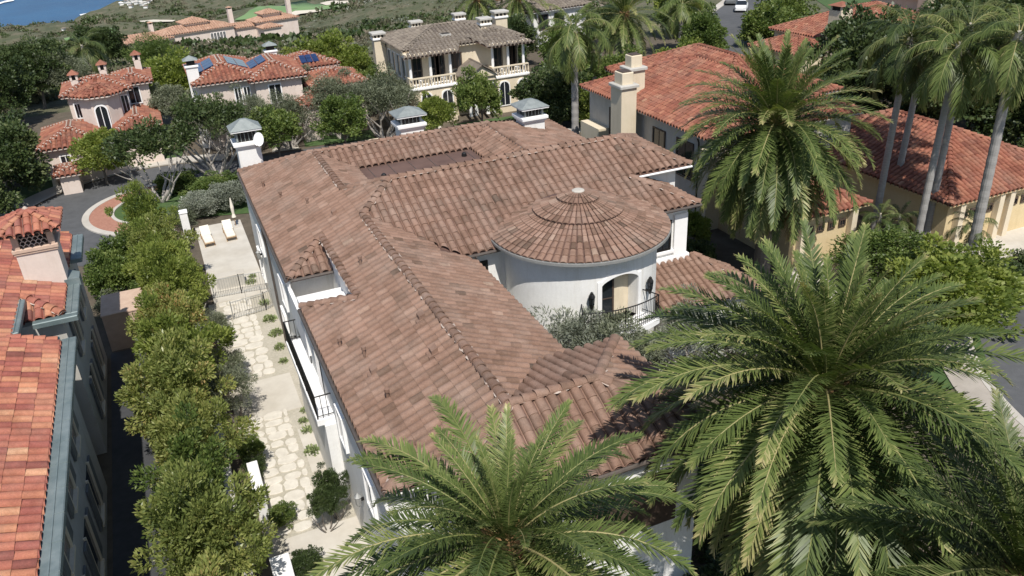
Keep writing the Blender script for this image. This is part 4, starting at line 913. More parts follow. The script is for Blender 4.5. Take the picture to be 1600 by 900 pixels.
for p in E2: ridge(brf, 'tile_red', (*p, 6.05), (*ap, 6.78), .17, .42, False, .06, caps)
ridge(brf, 'tile_red', (*ap, 6.78), (-4.9, 83.4, 6.78), .17, .42, False, .06, caps)
t.plane((1, 0), .34, (-7.0, 82, 6.05), [[(-7.0, 82.1), (-4.9, 81.3), (-4.9, 83.6)]]); t.plane((-1, 0), .34, (-2.8, 82, 6.05), [[(-2.8, 82.1), (-4.9, 81.3), (-4.9, 83.6)]])
t.finish(); caps.build('ridge_tiles', 'tile_red', brf, kind='stuff', tint=True)
P1.win(-5.35, -4.45, 79.55, 2.6, 5.2, arch=True, frame='stucco_trim'); P1.win(-2.5, -1.6, 83.6, 4.2, 5.6, frame='stucco_trim'); P1.win(-7.0, -6.6, 81.6, 4.0, 5.2)
P1.win(-8.6, -7.9, 75.6, 1.2, 2.4); P1.win(-2.8, -1.8, 77.6, 1.4, 2.6); P1.win(-3.15, -2.65, 81.6, 3.8, 5.4)
P1.chim(-6.6, 83.6, 5.5, 6.9, .3, .3); P1.chim(-4.2, 85.2, 6, 7.2, .3, .3); P1.chim(-1.2, 87.6, 5.5, 7.3, .3, .3)
# ---- house with solar panels
P2 = House('solar_house', 'orange tiled house with blue solar panels on its roof', 'stucco_pink', 'tile_red', dots=True)
P2.block(3.4, 8.2, 79.2, 88, 6.0, .38, .55); P2.block(8.2, 12.4, 78.6, 86.5, 5.8, .40, .55); P2.block(12.0, 16.8, 84.5, 89.5, 5.2, .34, .5); P2.block(11.4, 14.6, 77.4, 81.2, 3.2, .40, .4); P2.block(13.4, 18.4, 79.5, 85, 4.2, .36, .4)
def panels(x0, x1, y0, y1, zf, nx, ny):
    for i in range(nx):
        for j in range(ny):
            xa, xb = x0 + (x1 - x0) * i / nx + .03, x0 + (x1 - x0) * (i + 1) / nx - .03; ya, yb = y0 + (y1 - y0) * j / ny + .03, y0 + (y1 - y0) * (j + 1) / ny - .03
            P = [(xa, ya), (xb, ya), (xb, yb), (xa, yb)]
            MB().add([(x, y, zf(x, y) + .24) for x, y in P] + [(x, y, zf(x, y) + .17) for x, y in P], [(0, 1, 2, 3), (4, 5, 1, 0), (5, 6, 2, 1), (6, 7, 3, 2), (7, 4, 0, 3)]).build('solar_panel', 'solar', P2.r)
panels(3.3, 5.2, 81.4, 85.2, lambda x, y: 6 + .38 * (x - 2.85), 2, 3); panels(6.4, 8.2, 81.6, 85.4, lambda x, y: 6 + .38 * (8.75 - x), 2, 3)
panels(8.3, 9.9, 81.6, 84.6, lambda x, y: 5.8 + .40 * (x - 7.65), 2, 3); panels(13.6, 15.4, 84.6, 86.0, lambda x, y: 5.2 + .34 * (y - 84.0), 3, 2)
P2.chim(3.2, 80.3, 0, 7.4, .5, .45, 'lead', 'stucco_white'); P2.chim(11.2, 87.4, 4, 6.6, .55, .45, 'lead', 'stucco_white')
P2.win(6.4, 6.9, 79.2, 2.8, 5.2); P2.win(7.2, 7.7, 79.2, 2.8, 5.2); P2.win(9.4, 10.4, 78.6, 3.6, 5.2); P2.win(12.2, 13.4, 77.4, .6, 2.6, arch=True)
MB().box(11.6, 13.2, 76.4, 77.2, 0, 2.6).build('gate_wall', 'stucco_pink', P2.r)
# ---- beige villa
P3 = House('beige_villa', 'wide beige villa with grey tile roof, columned balconies and pediment', 'stucco_cream', 'tile_grey', (0, 0, .5), tw=.4, tl=.4)
zr = P3.block(22.3, 33.8, 77.2, 86, 6.5, .24, .55)
MB().box(22.0, 26.4, 75.6, 77.19, -1, 3.0).build('balcony_base', 'stucco_cream', P3.r); MB().box(30.4, 34.1, 75.6, 77.19, -1, 3.0).build('balcony_base', 'stucco_cream', P3.r)
for x0, x1 in ((21.9, 26.5), (30.3, 34.2)):
    MB().bev(x0 - .1, x1 + .1, 75.45, 77.19, 3.002, 3.2, .04).build('balcony_cornice', 'stucco_trim', P3.r)
    bl = MB().box(x0, x1, 75.55, 75.75, 4.0, 4.12).build('balustrade', 'stucco_cream', P3.r)
    k = int((x1 - x0) / .3); b = MB()
    for i in range(k + 1): xx = x0 + (x1 - x0) * i / k; b.lathe([(.05, 3.2), (.09, 3.45), (.05, 3.8), (.07, 4.0)], (xx, 75.65), 6)
    b.build('balusters', 'stucco_cream', bl)
    MB().box(x0, x0 + .2, 75.76, 77.18, 3.2, 4.12).build('side_parapet', 'stucco_cream', P3.r)
    for xx in (x0 + .3, (x0 + x1) / 2, x1 - .3):
        MB().lathe([(.2, 3.2), (.2, 3.3), (.15, 3.35), (.13, 6.1), (.2, 6.15), (.2, 6.4)], (xx, 76.1), 10).build('column', 'stucco_trim', P3.r, smooth=False)
    MB().box(x0 - .2, x1 + .2, 75.6, 77.3, 6.18, 6.33).build('loggia_beam', 'stucco_cream', P3.r)
    for xx in (x0 + .9, (x0 + x1) / 2 + .4, x1 - 1.4): P3.win(xx, xx + .8, 77.2, 3.3, 5.6, frame='wood_dark')
    for xx in (x0 + 1.2, x1 - 1.1): MB().lathe([(.08, 3.2), (.06, 3.4), (.26, 3.7), (.28, 3.78), (.0, 3.74)], (xx, 75.95), 10).build('urn', 'stucco_trim', P3.r)
# roof skirts over the loggias
rf = MB().box(21.8, 26.6, 75.4, 77, 6.02, 6.1).box(30.2, 34.3, 75.4, 77, 6.02, 6.1).build('roof', 'stucco_trim', P3.r); t = TileRoof(rf, 'tile_grey', .4, .4, 77, seg=4)
t.plane((0, 1), .33, (28, 75.2, 6.1), [[(21.3, 75.2), (26.8, 75.2), (28.0, 77.6), (23.5, 77.6)], [(29.9, 75.2), (34.8, 75.2), (32.6, 77.6), (28.6, 77.6)]]); t.finish()
MB().box(27.1, 30.1, 74.2, 77.19, 3.3, 3.75).build('portico_beam', 'stucco_cream', P3.r)
MB().add([(26.9, 74.0, 3.76), (30.3, 74.0, 3.76), (28.6, 74.0, 4.75), (26.9, 77.2, 3.76), (30.3, 77.2, 3.76), (28.6, 77.2, 4.75)], [(0, 1, 2), (0, 2, 5, 3), (1, 4, 5, 2), (3, 5, 4), (0, 3, 4, 1)]).build('pediment', 'stucco_cream', P3.r)
b = MB()
for s_ in (-1, 1): b.obox((28.6 + s_ * .93, 75.5, 4.36), (1.02, 0, -s_ * .6 if False else -.6 * s_ ), (0, 1.75, 0), (.02 * s_, 0, .045))
b.build('pediment_roof', 'tile_grey', P3.r, tint=True)
for xx in (27.4, 28.0, 29.2, 29.8): MB().lathe([(.2, 0), (.16, .2), (.14, 3.1), (.2, 3.28)], (xx, 74.5), 10).build('portico_column', 'stucco_trim', P3.r)
P3.win(28.0, 29.2, 77.2, 0.1, 3.0, frame='wood_dark'); P3.win(27.2, 27.7, 77.2, 4.3, 5.6, frame='wood_dark'); P3.win(26.6, 27.0, 77.2, 4.3, 5.6, frame='wood_dark')
for xx in (22.9, 25.0, 31.0, 33.0): P3.win(xx, xx + 1.0, 75.6, .3, 2.6, arch=True, frame='stucco_trim')
for yy in (78, 79.6, 81.2, 82.8, 84.4): P3.win(yy, yy + .8, 22.3, 3.6, 5.6, 'l', frame='stucco_trim')
P3.chim(21.6, 84.6, 0, 6.5, .55, .5, 'stone'); P3.chim(26.2, 86.2, 5, 6.9, .5, .4, 'stone'); P3.chim(31.2, 86.6, 5, 7.1, .5, .4, 'stone'); P3.chim(31.4, 79.8, 6, 7.5, .5, .45, 'stone'); P3.chim(34.6, 83.4, 4, 7.4, .65, .5, 'stone')
sk = MB().box(26.4, 27.4, 78.6, 79.4, 7.05, 7.25).build('skylight', 'stucco_grey', P3.r); MB().box(26.5, 27.3, 78.7, 79.3, 7.252, 7.3).build('skylight_glass', 'glass', sk)
# ---- houses farther off
def far_house(name, label, px, py, D, rz, blocks, wall='stucco_pink', tile='tile_pale', chims=(), group=None):
    x, y = along(px, py, D); z = float(terrain_z(x, y)) + 4.5; h = House(name, label, wall, tile, (x, y, z), rz, tw=.8, tl=.8, seg=3, group=group)
    for b in blocks: h.block(*b, z0=-12)
    for c in chims: h.chim(*c)
    return h
fh = far_house('hillside_mansion', 'long low mansion with pale terracotta roofs below the hill', 290, 72, 285, R_(14),
          [(-36, -18, -5, 6, 2.6, .34, .6), (-20, -4, -2, 7, 3.6, .34, .6), (-6, 16, -1, 8, 4.2, .34, .6), (2, 9, 2, 9, 6.2, .36, .6), (14, 26, 1, 7, 2.9, .34, .6), (-31, -22, -10, -3, 2.2, .3, .5), (24, 38, -1, 7, 4.0, .34, .6), (27, 33, 1, 6, 6.0, .36, .6), (23, 29, -8, -3, 3.0, .34, .5)],
          chims=((-8, 4, 4, 7.5, .6, .6), (18, 6, 3, 8.5, .7, .7), (38, 5, 3, 10, .7, .7)))
for i in range(5): fh.win(11.2 + i * 1.0 - 3, 11.9 + i * 1.0 - 3, -1, .3, 3, arch=True)
u = House('ridge_house', 'red roofed house with tall chimney behind the palms at upper right', 'stucco_cream', 'tile_red', (72.5, 73, -3.2), R_(4), seg=4)
u.block(-2, 14, -3, 9, 6.2, .40); u.block(-7, -1.6, 0, 7, 5.2, .38); u.chim(-2.6, -1.2, 0, 9.6, .85, .85, 'tile'); u.win(-5.4, -3.4, 0, 1.4, 3.6, arch=True, frame='wood_dark'); u.win(2, 3, -3, 3.6, 5); u.win(5, 6, -3, 3.6, 5)
u2 = House('upper_house', 'red tiled roof at the top right corner behind palms', 'stucco_cream', 'tile_red', (96, 76, 0), R_(-6), seg=4); u2.block(-9, 9, -4, 8, 5.4, .42); u2.chim(-10, -3, 0, 8.4, .8, .8, 'tile')
u3 = House('white_far_house', 'white house with grey roof peeping behind the villa palms', 'stucco_white', 'tile_grey', (52, 108, 0), R_(8), seg=3, tw=.5, tl=.5); u3.block(-6, 3, -4, 5, 4.6, .35); u3.block(1, 8, -3, 4, 3.4, .4)
u3.win(-4, -2.6, -4, 2.2, 4, frame='wood_dark'); u3.win(-1.4, 0, -4, 2.2, 4, frame='wood_dark')
u4 = House('red_far_house', 'small red roofed house behind the white one', 'stucco_cream', 'tile_red', (57, 122, -1.5), R_(0), seg=3, tw=.5, tl=.5); u4.block(-5, 6, -3, 5, 4.8, .42); u4.win(-2, 0, -3, 1.5, 3.4)
# shoreline cottages, a few pixels each
for i, (px, py) in enumerate(((190, 8), (197, 5), (203, 8), (208, 4), (214, 7), (220, 3), (226, 7), (232, 5), (200, 2), (212, 1), (222, 9), (236, 2), (205, 12), (228, 13), (114, 46), (100, 48))):
    x, y, z = hitground(px, py); r = root('shore_cottage', 'tiny pale cottage in the cluster near the shore' if i < 14 else 'tiny white building standing alone in the coastal brush', 'cottage', (x, y, z), random.uniform(0, 3), 'tiny cottages near the shore' if i < 14 else 'lone white coastal buildings')
    k = math.hypot(x, y) / 1000; w, d = random.uniform(1.5, 2.6) * k, random.uniform(1.2, 2.0) * k
    MB().box(-w, w, -d, d, -2, 2.3 * k).build('wall', 'stucco_white', r); MB().add([(-w - .5, -d - .5, 2.3 * k), (w + .5, -d - .5, 2.3 * k), (w + .5, d + .5, 2.3 * k), (-w - .5, d + .5, 2.3 * k), (-w * .5, 0, 3.4 * k), (w * .5, 0, 3.4 * k)], [(0, 1, 5, 4), (1, 2, 5), (2, 3, 4, 5), (3, 0, 4)]).build('roof', random.choice(['stucco_grey', 'stucco_white', 'tile_grey']), r, tint=True)

# ---------------------------------------------------------------- vegetation meshes
def unit(v): return v / np.maximum(np.linalg.norm(v, axis=-1, keepdims=True), 1e-9)
def kites(P, D, l, w, rg, bend=.25):
    """leaf quads (kite, folded a little) at P along D"""
    n = len(P); side = unit(np.cross(D, unit(rg.normal(size=(n, 3))))); up = np.cross(side, D)
    l = np.broadcast_to(l, (n,))[:, None]; w = np.broadcast_to(w, (n,))[:, None]
    a = P; b = P + D * l * .5 + side * w + up * l * bend * .3; c = P + D * l; d = P + D * l * .5 - side * w + up * l * bend * .3
    V = np.stack([a, b, c, d], 1).reshape(-1, 3); F = np.arange(4 * n).reshape(-1, 4); return V, F
def crown(seed, clumps, leaves, cr, ll, lw, lo=-.55, flat=1.0, shell=(.55, .95), droop=.0, ragged=.2):
    """unit crown: leaf clumps through an uneven ball of radius about 1"""
    rg = np.random.default_rng(seed); d = unit(rg.normal(size=(clumps * 3, 3))); d = d[d[:, 2] > lo][:clumps]; n = len(d)
    lump = 1 + ragged * np.sin(d[:, 0] * 4 + seed) * np.sin(d[:, 1] * 3.3 + 2 * seed) + rg.normal(size=n) * ragged * .4
    C = d * (rg.uniform(*shell, size=n) * lump)[:, None]; C[:, 2] *= flat; rr = cr * rg.uniform(.65, 1.3, n); ct = rg.uniform(0, 1, n)
    idx = np.repeat(np.arange(n), leaves); m = len(idx); q = unit(rg.normal(size=(m, 3))); r = rg.uniform(0.15, 1, m) ** .5
    P = C[idx] + q * (r * rr[idx])[:, None] * np.array([1, 1, .8]); out = unit(P * .6 + q * .7)
    D = unit(out + rg.normal(size=(m, 3)) * .45 + np.array([0, 0, .25 - droop])); l = ll * rg.uniform(.6, 1.25, m)
    V, F = kites(P, D, l, l * lw, rg); return V, F, np.repeat(np.clip(ct[idx] * .45 + rg.uniform(0, 1, m) * .55, 0, 1), 4)
CROWNS = {}
def crown_mesh(kind, v, mat):
    k = (kind, v, mat)
    if k not in CROWNS:
        base = (kind, v)
        if base not in CROWNS:
            CROWNS[base] = {'round': lambda: crown(10 + v, 95, 120, .27, .115, .32, -.55, 1.0, (.55, 1.02), 0, .3), 'hedge': lambda: crown(30 + v, 95, 190, .25, .115, .2, -.85, 1.0, (.45, 1.12), 0, .45),
                            'olive': lambda: crown(50 + v, 75, 150, .26, .10, .13, -.5, .85, (.5, 1.0), .0, .3), 'sprawl': lambda: crown(70 + v, 58, 95, .24, .10, .25, -.1, .62, (.7, 1.0), 0, .3),
                            'dense': lambda: crown(90 + v, 150, 110, .22, .09, .34, -.75, .9, (.6, 1.02), 0, .3), 'fine': lambda: crown(110 + v, 150, 110, .23, .07, .3, -.75, .8, (.55, .95))}[kind]()
        V, F, t = CROWNS[base]; CROWNS[k] = mkmesh('crown', V, F, mat, t)
    return CROWNS[k]
TRUNKS = {}
def trunk_mesh(style, v, mat):
    k = (style, v, mat)
    if k in TRUNKS: return TRUNKS[k]
    rd = random.Random(v * 31 + len(style)); b = MB()
    def limb(p, d, L, r, n=5):
        P = [Vector(p)]; d = Vector(d).normalized()
        for i in range(n): d = (d + Vector((rd.uniform(-.25, .25), rd.uniform(-.25, .25), rd.uniform(-.05, .2)))).normalized(); P.append(P[-1] + d * (L / n))
        b.tube(P, [r * (1 - .75 * i / n) for i in range(n + 1)], 7); return P
    if style == 'single':         # unit height 1, crown centre about .65
        P = limb((0, 0, -.03), (0, 0, 1), .5, .035)
        for k2 in range(5): a = k2 * 1.26 + rd.random(); limb(P[3] if k2 % 2 else P[4], (math.cos(a), math.sin(a), 1.1), .38, .018, 4)
    elif style == 'multi':
        for k2 in range(7):
            a = k2 * .9 + rd.random() * .4; P = limb((.03 * math.cos(a), .03 * math.sin(a), -.03), (math.cos(a) * .75, math.sin(a) * .75, 1), .62, .026, 6)
            for q in range(3): c = a + rd.uniform(-1, 1); limb(P[3 + q], (math.cos(c), math.sin(c), .9), .34, .012, 4)
    else:
        for k2 in range(4): a = k2 * 1.6 + rd.random(); limb((.04 * math.cos(a), .04 * math.sin(a), -.03), (math.cos(a) * .4, math.sin(a) * .4, 1), .6, .02, 5)
    TRUNKS[k] = mkmesh('trunk', b.v, b.f, mat); return TRUNKS[k]
_tv = [0]
def tree(name, label, x, y, h, r, kind='round', mat='leaf_green', style='single', bark='bark', rz=None, group=None, cz=None, z=None, cat='tree', vz=None):
    """trunk with limbs plus a leafy crown; r crown radius, h total height"""
    _tv[0] += 1; v = _tv[0]; z = float(terrain_z(x, y)) if z is None else z
    t = root(name, label, cat, (x, y, z), rz if rz is not None else random.uniform(0, 6.28), group)
    vz = vz or r * random.uniform(.85, 1.0); cz = cz if cz is not None else h - vz * .95
    link('trunk', trunk_mesh(style, v % 3, bark), t, (0, 0, 0), 0, (h * .9 if style != 'multi' else max(h, r * 1.4), h * .9 if style != 'multi' else max(h, r * 1.4), h * 1.02))
    link('crown' if cat == 'tree' else 'foliage', crown_mesh(kind, v % 3, mat), t, (0, 0, cz), 0, (r * random.uniform(.93, 1.07), r * random.uniform(.93, 1.07), vz)); return t

# ---------------------------------------------------------------- palms
FROND = {}
def frond_mesh(kind, e0, bend, v, mat):
    k = (kind, round(e0), round(bend), v, mat)
    if k in FROND: return FROND[k]
    rg = np.random.default_rng(int(e0 * 3 + bend * 7 + v * 101) % 99991)
    n = 26; T = np.zeros((n + 1, 3)); P = np.zeros((n + 1, 3)); sway = rg.uniform(-.22, .22)
    for i in range(n + 1):
        t = i / n; a = R_(e0 - bend * t ** 1.35); yw = sway * t * t; T[i] = (math.cos(a) * math.cos(yw), math.cos(a) * math.sin(yw), math.sin(a))
        if i: P[i] = P[i - 1] + (T[i] + T[i - 1]) / 2 / n
    B = unit(np.cross(np.array([0, 0, 1.]), np.where(np.abs(T[:, 2:3]) > .98, np.array([1., 0, 0]), T))); N = unit(np.cross(T, B)); B = np.cross(N, T)
    V = []; F = []; tint = []
    rad = lambda t: .0085 * (1 - t) ** .8 + .0012           # rachis: flattened triangular rod
    for i in range(n + 1):
        r = rad(i / n); w = r * (1.7 if i / n < .12 else 1); V += [P[i] + B[i] * w, P[i] + N[i] * r * .7, P[i] - B[i] * w, P[i] - N[i] * r * .6]
    for i in range(n): F += [(4 * i + q, 4 * i + (q + 1) % 4, 4 * i + 4 + (q + 1) % 4, 4 * i + 4 + q) for q in range(4)]
    tint += [.93] * len(V); V = np.array(V)
    canary = kind == 'canary'; m = 100 if canary else 74; lf = .125 if canary else .2; t0 = .10 if canary else .12
    ts = np.repeat(t0 + (1 - t0) * (np.arange(m) + .5) / m, 2) + rg.normal(size=2 * m) * .003; ts = np.clip(ts, t0, .995); sd = np.tile([1., -1.], m)
    it = lambda A: np.stack([np.interp(ts * n, np.arange(n + 1), A[:, c]) for c in range(3)], 1)
    p, tg, bb, nn = it(P), unit(it(T)), it(B), it(N); u = (ts - t0) / (1 - t0)
    L = lf * np.sin(np.pi * (.13 + .80 * u)) ** .75 * rg.uniform(.85, 1.1, 2 * m); phi = np.radians(64 - 34 * u + rg.normal(size=2 * m) * 6)
    vee = (rg.uniform(-.1, .6, 2 * m) if canary else rg.uniform(-.25, .3, 2 * m)) * (1 - .3 * u)
    D = unit(tg * np.cos(phi)[:, None] + bb * (sd * np.sin(phi))[:, None] + nn * vee[:, None])
    dr = (.10 if canary else .55) * rg.uniform(.5, 1.3, 2 * m); dn = np.array([0, 0, -1.])
    mid = p + D * (L * .5)[:, None] + dn * (L * dr * .22)[:, None]; tip = p + D * (L * .97)[:, None] + dn * (L * dr)[:, None]
    wv = unit(np.cross(D, nn)) ; w = (.0048 if canary else .006) * rg.uniform(.8, 1.2, 2 * m)[:, None]
    LV = np.stack([p - wv * w * .7, p + wv * w * .7, mid + wv * w, mid - wv * w, tip + wv * w * .12, tip - wv * w * .12], 1).reshape(-1, 3); b0 = len(V)
    base = b0 + np.arange(2 * m) * 6; tipt = np.tile([0, 0, .0, .0, .2, .2], 2 * m); LF = np.concatenate([np.stack([base, base + 1, base + 2, base + 3], 1), np.stack([base + 3, base + 2, base + 4, base + 5], 1)])
    lt = np.clip(rg.uniform(.1, .7) * .6 + rg.uniform(.05, .4, 2 * m) + .1 * u + .3 * np.clip((u - .9) * 10, 0, 1), 0, .97)
    me = mkmesh('frond', np.concatenate([V, LV]), np.concatenate([np.array(F), LF]), mat, np.concatenate([tint, np.clip(np.repeat(lt, 6) + tipt, 0, 1)])); FROND[k] = me; return me
def palm(name, label, x, y, cz, L, n, kind='canary', mat='frond_green', emax=88, emin=-48, tr=.38, bark='palm_bark', z=None, group=None, seed=0, lean=(0, 0), dry=0, cp=.85, young=.75):
    z = float(terrain_z(x, y)) if z is None else z; rd = random.Random(seed + 17); t = root(name, label, 'palm tree', (x - lean[0], y - lean[1], z), 0, group); H = cz - z
    b = MB(); k = max(10, int(H / .32)); P = []; rr = []
    for i in range(k + 1):
        u_ = i / k; P.append((lean[0] * u_ ** 1.3, lean[1] * u_ ** 1.3, H * u_ - .1)); rr.append(tr * (1.12 - .25 * u_ + (.28 * max(0, 1 - u_ * 6))) * (1.035 if i % 2 else .965))
    b.tube(P, rr, 14).build('trunk', bark, t)
    top = Vector((lean[0], lean[1], H))
    if kind == 'canary':
        c = MB()
        for i in range(46):       # old leaf bases packed round the top of the trunk
            a = i * 2.39996; zz = -1.0 + 1.25 * i / 46; r = tr * (1.15 - .35 * max(0, zz)) ; o = Vector((math.cos(a), math.sin(a), 0)); d = (o * .8 + Vector((0, 0, .75))).normalized(); s_ = o.cross(d).normalized()
            c.obox(top + o * r * .85 + Vector((0, 0, zz)), s_ * .09, o.cross(s_) * .05, d * .2)
        c.lathe([(tr * 1.0, H - 1.2), (tr * 1.15, H - .5), (tr * .8, H + .1), (0, H + .35)], (top.x, top.y), 12); c.build('leaf_bases', 'boot_brown', t)
    else:
        MB().lathe([(tr * .9, H - 1.5), (tr * 1.5, H - 1.1), (tr * 1.25, H - .5), (tr * .6, H + .2), (0, H + .25)], (top.x, top.y), 12).build('crownshaft', 'husk', t)
    for i in range(n):
        q = (i + .5) / n; e = emax - (emax - emin) * q ** cp; e += rd.uniform(-5, 5); e = round(e / 6) * 6
        if kind == 'canary': bend = 20 + 56 * max(0, math.cos(R_(e))) ** 1.2 - (16 if e < -5 else 0)
        else: bend = 70 + 45 * max(0, math.cos(R_(e)))
        me = frond_mesh(kind, e, round(bend / 4) * 4, rd.randrange(3), 'frond_dry' if i >= n - dry else mat)
        a = i * 2.39996 + rd.uniform(-.25, .25); l = L * rd.uniform(.88, 1.08) * (young + (1 - young) * min(1, q * 3.2)); rad = tr * .35
        link('frond', me, t, top + Vector((math.cos(a) * rad, math.sin(a) * rad, .15 - .5 * q)), a, (l, l, l))
    return t
def ptp(px, py, d):
    c = np.array([(px - 800) * d / 1289, -(py - 450) * d / 1289, -d]); p = ROT.T @ c; return p[0], p[1], p[2] + CAM_H
def palm_at(name, label, px, py, d, *a, **k):
    x, y, zz = ptp(px, py, d); return palm(name, label, x, y, zz, *a, **k)
palm_at('date_palm', 'date palm with upright fronds at the bottom centre of the view', 792, 842, 16.5, 4.0, 100, emin=-45, seed=1, z=0, young=.42)
palm_at('date_palm', 'huge date palm with dense drooping crown right of the front wing', 1288, 605, 21.5, 5.5, 200, emin=-82, seed=2, z=0, tr=.45, cp=.85, young=.66, dry=5)
palm_at('date_palm', 'date palm cut by the bottom right corner of the view', 1600, 905, 17.5, 4.6, 110, emin=-55, seed=3, z=0, mat='frond_dark')
palm_at('date_palm', 'tall bushy date palm between the turret and the red roofs', 1212, 195, 44, 5.9, 170, emin=-74, seed=4, z=0, mat='frond_green', tr=.42, dry=5)
for i, (px, py, d, lb, ln) in enumerate(((1422, 58, 47, 'leftmost slim grey trunked palm in front of the far garage', (.3, 0)), (1450, 55, 49.5, 'dark trunked slim palm just right of the leftmost one', (.5, 0)),
                                         (1498, 72, 43.5, 'slim palm with pale husk in the middle of the trunk row', (.3, 0)), (1516, 42, 45.5, 'slim palm with shaded trunk behind the husked one', (.2, 0)), (1592, 55, 41.5, 'slim palm with thick pale trunk at the right edge', (-.2, 0)))):
    palm_at('slim_palm', lb, px, py, d, 3.7, 22, 'king', 'frond_green' if i in (2, 4) else 'frond_dark', 78, -32, .2 if i < 4 else .26, 'royal_bark', 0, seed=20 + i, lean=ln)
palm_at('slim_palm', 'slim palm with dark crown at the top right corner', 1600, 40, 62, 4.0, 20, 'king', 'frond_dark', 78, -40, .2, 'royal_bark', 0, seed=31)
palm_at('slim_palm', 'tall slim palm with smooth trunk right of the beige villa', 897, 45, 68, 4.2, 22, 'king', 'frond_green', 80, -30, .3, 'royal_bark', 0, seed=32)
palm_at('date_palm', 'date palm with pale spiky crown above the twin chimneys', 976, 22, 84, 5.2, 50, emin=-50, seed=33, z=0)
palm_at('slim_palm', 'slim palm left of the climbing street', 1066, 8, 96, 4.2, 20, 'king', 'frond_green', 80, -40, .28, 'royal_bark', 0, seed=34)
palm_at('date_palm', 'left of two small date palms behind the beige villa', 745, -2, 112, 5, 44, emin=-50, seed=35, z=None); palm_at('date_palm', 'right of two small date palms behind the beige villa', 808, -4, 106, 5, 44, emin=-50, seed=36)
palm_at('slim_palm', 'tall dark palm rising behind the pink house chimneys', 128, 72, 112, 5.0, 22, 'king', 'frond_dark', 75, -50, .25, 'royal_bark', seed=37)
palm_at('slim_palm', 'dark palm among trees left of the pink house', 72, 122, 100, 4.8, 22, 'king', 'frond_dark', 75, -50, .25, 'royal_bark', seed=38)
palm_at('slim_palm', 'dark palm nearest the left edge behind the pink house', 28, 150, 104, 4.6, 20, 'king', 'frond_dark', 75, -50, .25, 'royal_bark', seed=39)
for i, (x, y, hh, lb) in enumerate(((37.6, 33.2, 2.6, 'short feathery palm in the bed left of the slim trunks'), (41.0, 29.6, 2.7, 'short feathery palm in front of the far garage'), (39.0, 33.0, 2.3, 'short feathery palm between the slim trunks'))):
    palm('small_palm', lb, x, y, hh, 1.7, 14, 'king', 'frond_dark', 80, -10, .1, 'royal_bark', 0, seed=50 + i)

# ---------------------------------------------------------------- trees and shrubs
HN = ['nearest', 'second nearest', 'third nearest', 'fourth', 'fifth', 'sixth', 'seventh', 'eighth', 'ninth', 'farthest but one', 'farthest']
for i, yv in enumerate((19.2, 22.6, 25.8, 29.0, 32.4, 35.8, 39.2, 42.6, 46.2, 49.8, 53.4)):
    tree('hedge_tree', f'{HN[i]} leafy hedge tree in the row between the two houses' if i in (0, 1, 2, 9, 10) else f'{HN[i]} leafy hedge tree from the near end of the row', -2.0 + (.2 if i % 2 else -.1) + (.2 if i in (7, 8) else 0) - (.35 if i > 8 else 0), yv, 4.7 + .3 * math.sin(i * 2.1), 1.5 + .12 * math.sin(i * 1.7) - (.15 if i > 8 else 0),
         'hedge', ('leaf_hedge', 'leaf_hedge', 'leaf_green', 'leaf_hedge', 'leaf_hedge', 'leaf_lime', 'leaf_hedge', 'leaf_lime', 'leaf_lime', 'leaf_hedge', 'leaf_lime')[i], 'shrub', 'bark_pale', group='hedge trees between the two houses', vz=1.85)
T = tree
T('spreading_tree', 'spreading tree with pale bare limbs on the lawn island', -1.6, 66.8, 5.6, 2.9, 'sprawl', 'leaf_dark', 'multi', 'bark_pale', cz=4.1, vz=2.7)
T('spreading_tree', 'spreading tree with pale limbs beside the corner chimney', 3.0, 70.4, 6.6, 2.6, 'sprawl', 'leaf_dark', 'multi', 'bark_pale', cz=4.6, vz=3.0)
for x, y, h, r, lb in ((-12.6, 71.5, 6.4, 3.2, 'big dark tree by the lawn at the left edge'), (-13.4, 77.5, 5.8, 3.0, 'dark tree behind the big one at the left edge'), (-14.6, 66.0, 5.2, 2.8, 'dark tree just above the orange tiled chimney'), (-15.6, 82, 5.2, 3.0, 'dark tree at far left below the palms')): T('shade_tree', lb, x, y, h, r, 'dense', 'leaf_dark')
T('lime_tree', 'small bright green tree below the pink house bay', -5.5, 73.6, 4.3, 1.9, 'round', 'leaf_lime'); T('lime_tree', 'bright green tree between the pink house and the solar house', 1.6, 92, 6.4, 2.6, 'round', 'leaf_lime')
T('round_tree', 'dark shrubby tree right of the pink house', .8, 83.5, 5.6, 2.2, 'fine', 'leaf_olive')
for x, y, h, r, lb in ((4.2, 77.5, 5.0, 2.1, 'grey olive tree under the solar house gable'), (7.0, 76.0, 5.4, 2.2, 'grey olive tree in front of the solar house'), (10.0, 75.6, 5.0, 1.9, 'small olive tree left of the entrance walk'), (15.0, 75.8, 6.0, 2.5, 'olive tree right of the arched gate'), (18.2, 73.0, 6.2, 2.7, 'large olive tree left of the beige villa'), (20.0, 76.2, 5.0, 2.2, 'olive tree against the villa corner'), (12.9, 82.5, 5.5, 2.0, 'olive tree behind the arched gate')):
    T('olive_tree', lb, x, y, h, r, 'olive', 'leaf_olive', 'multi', 'bark_pale')
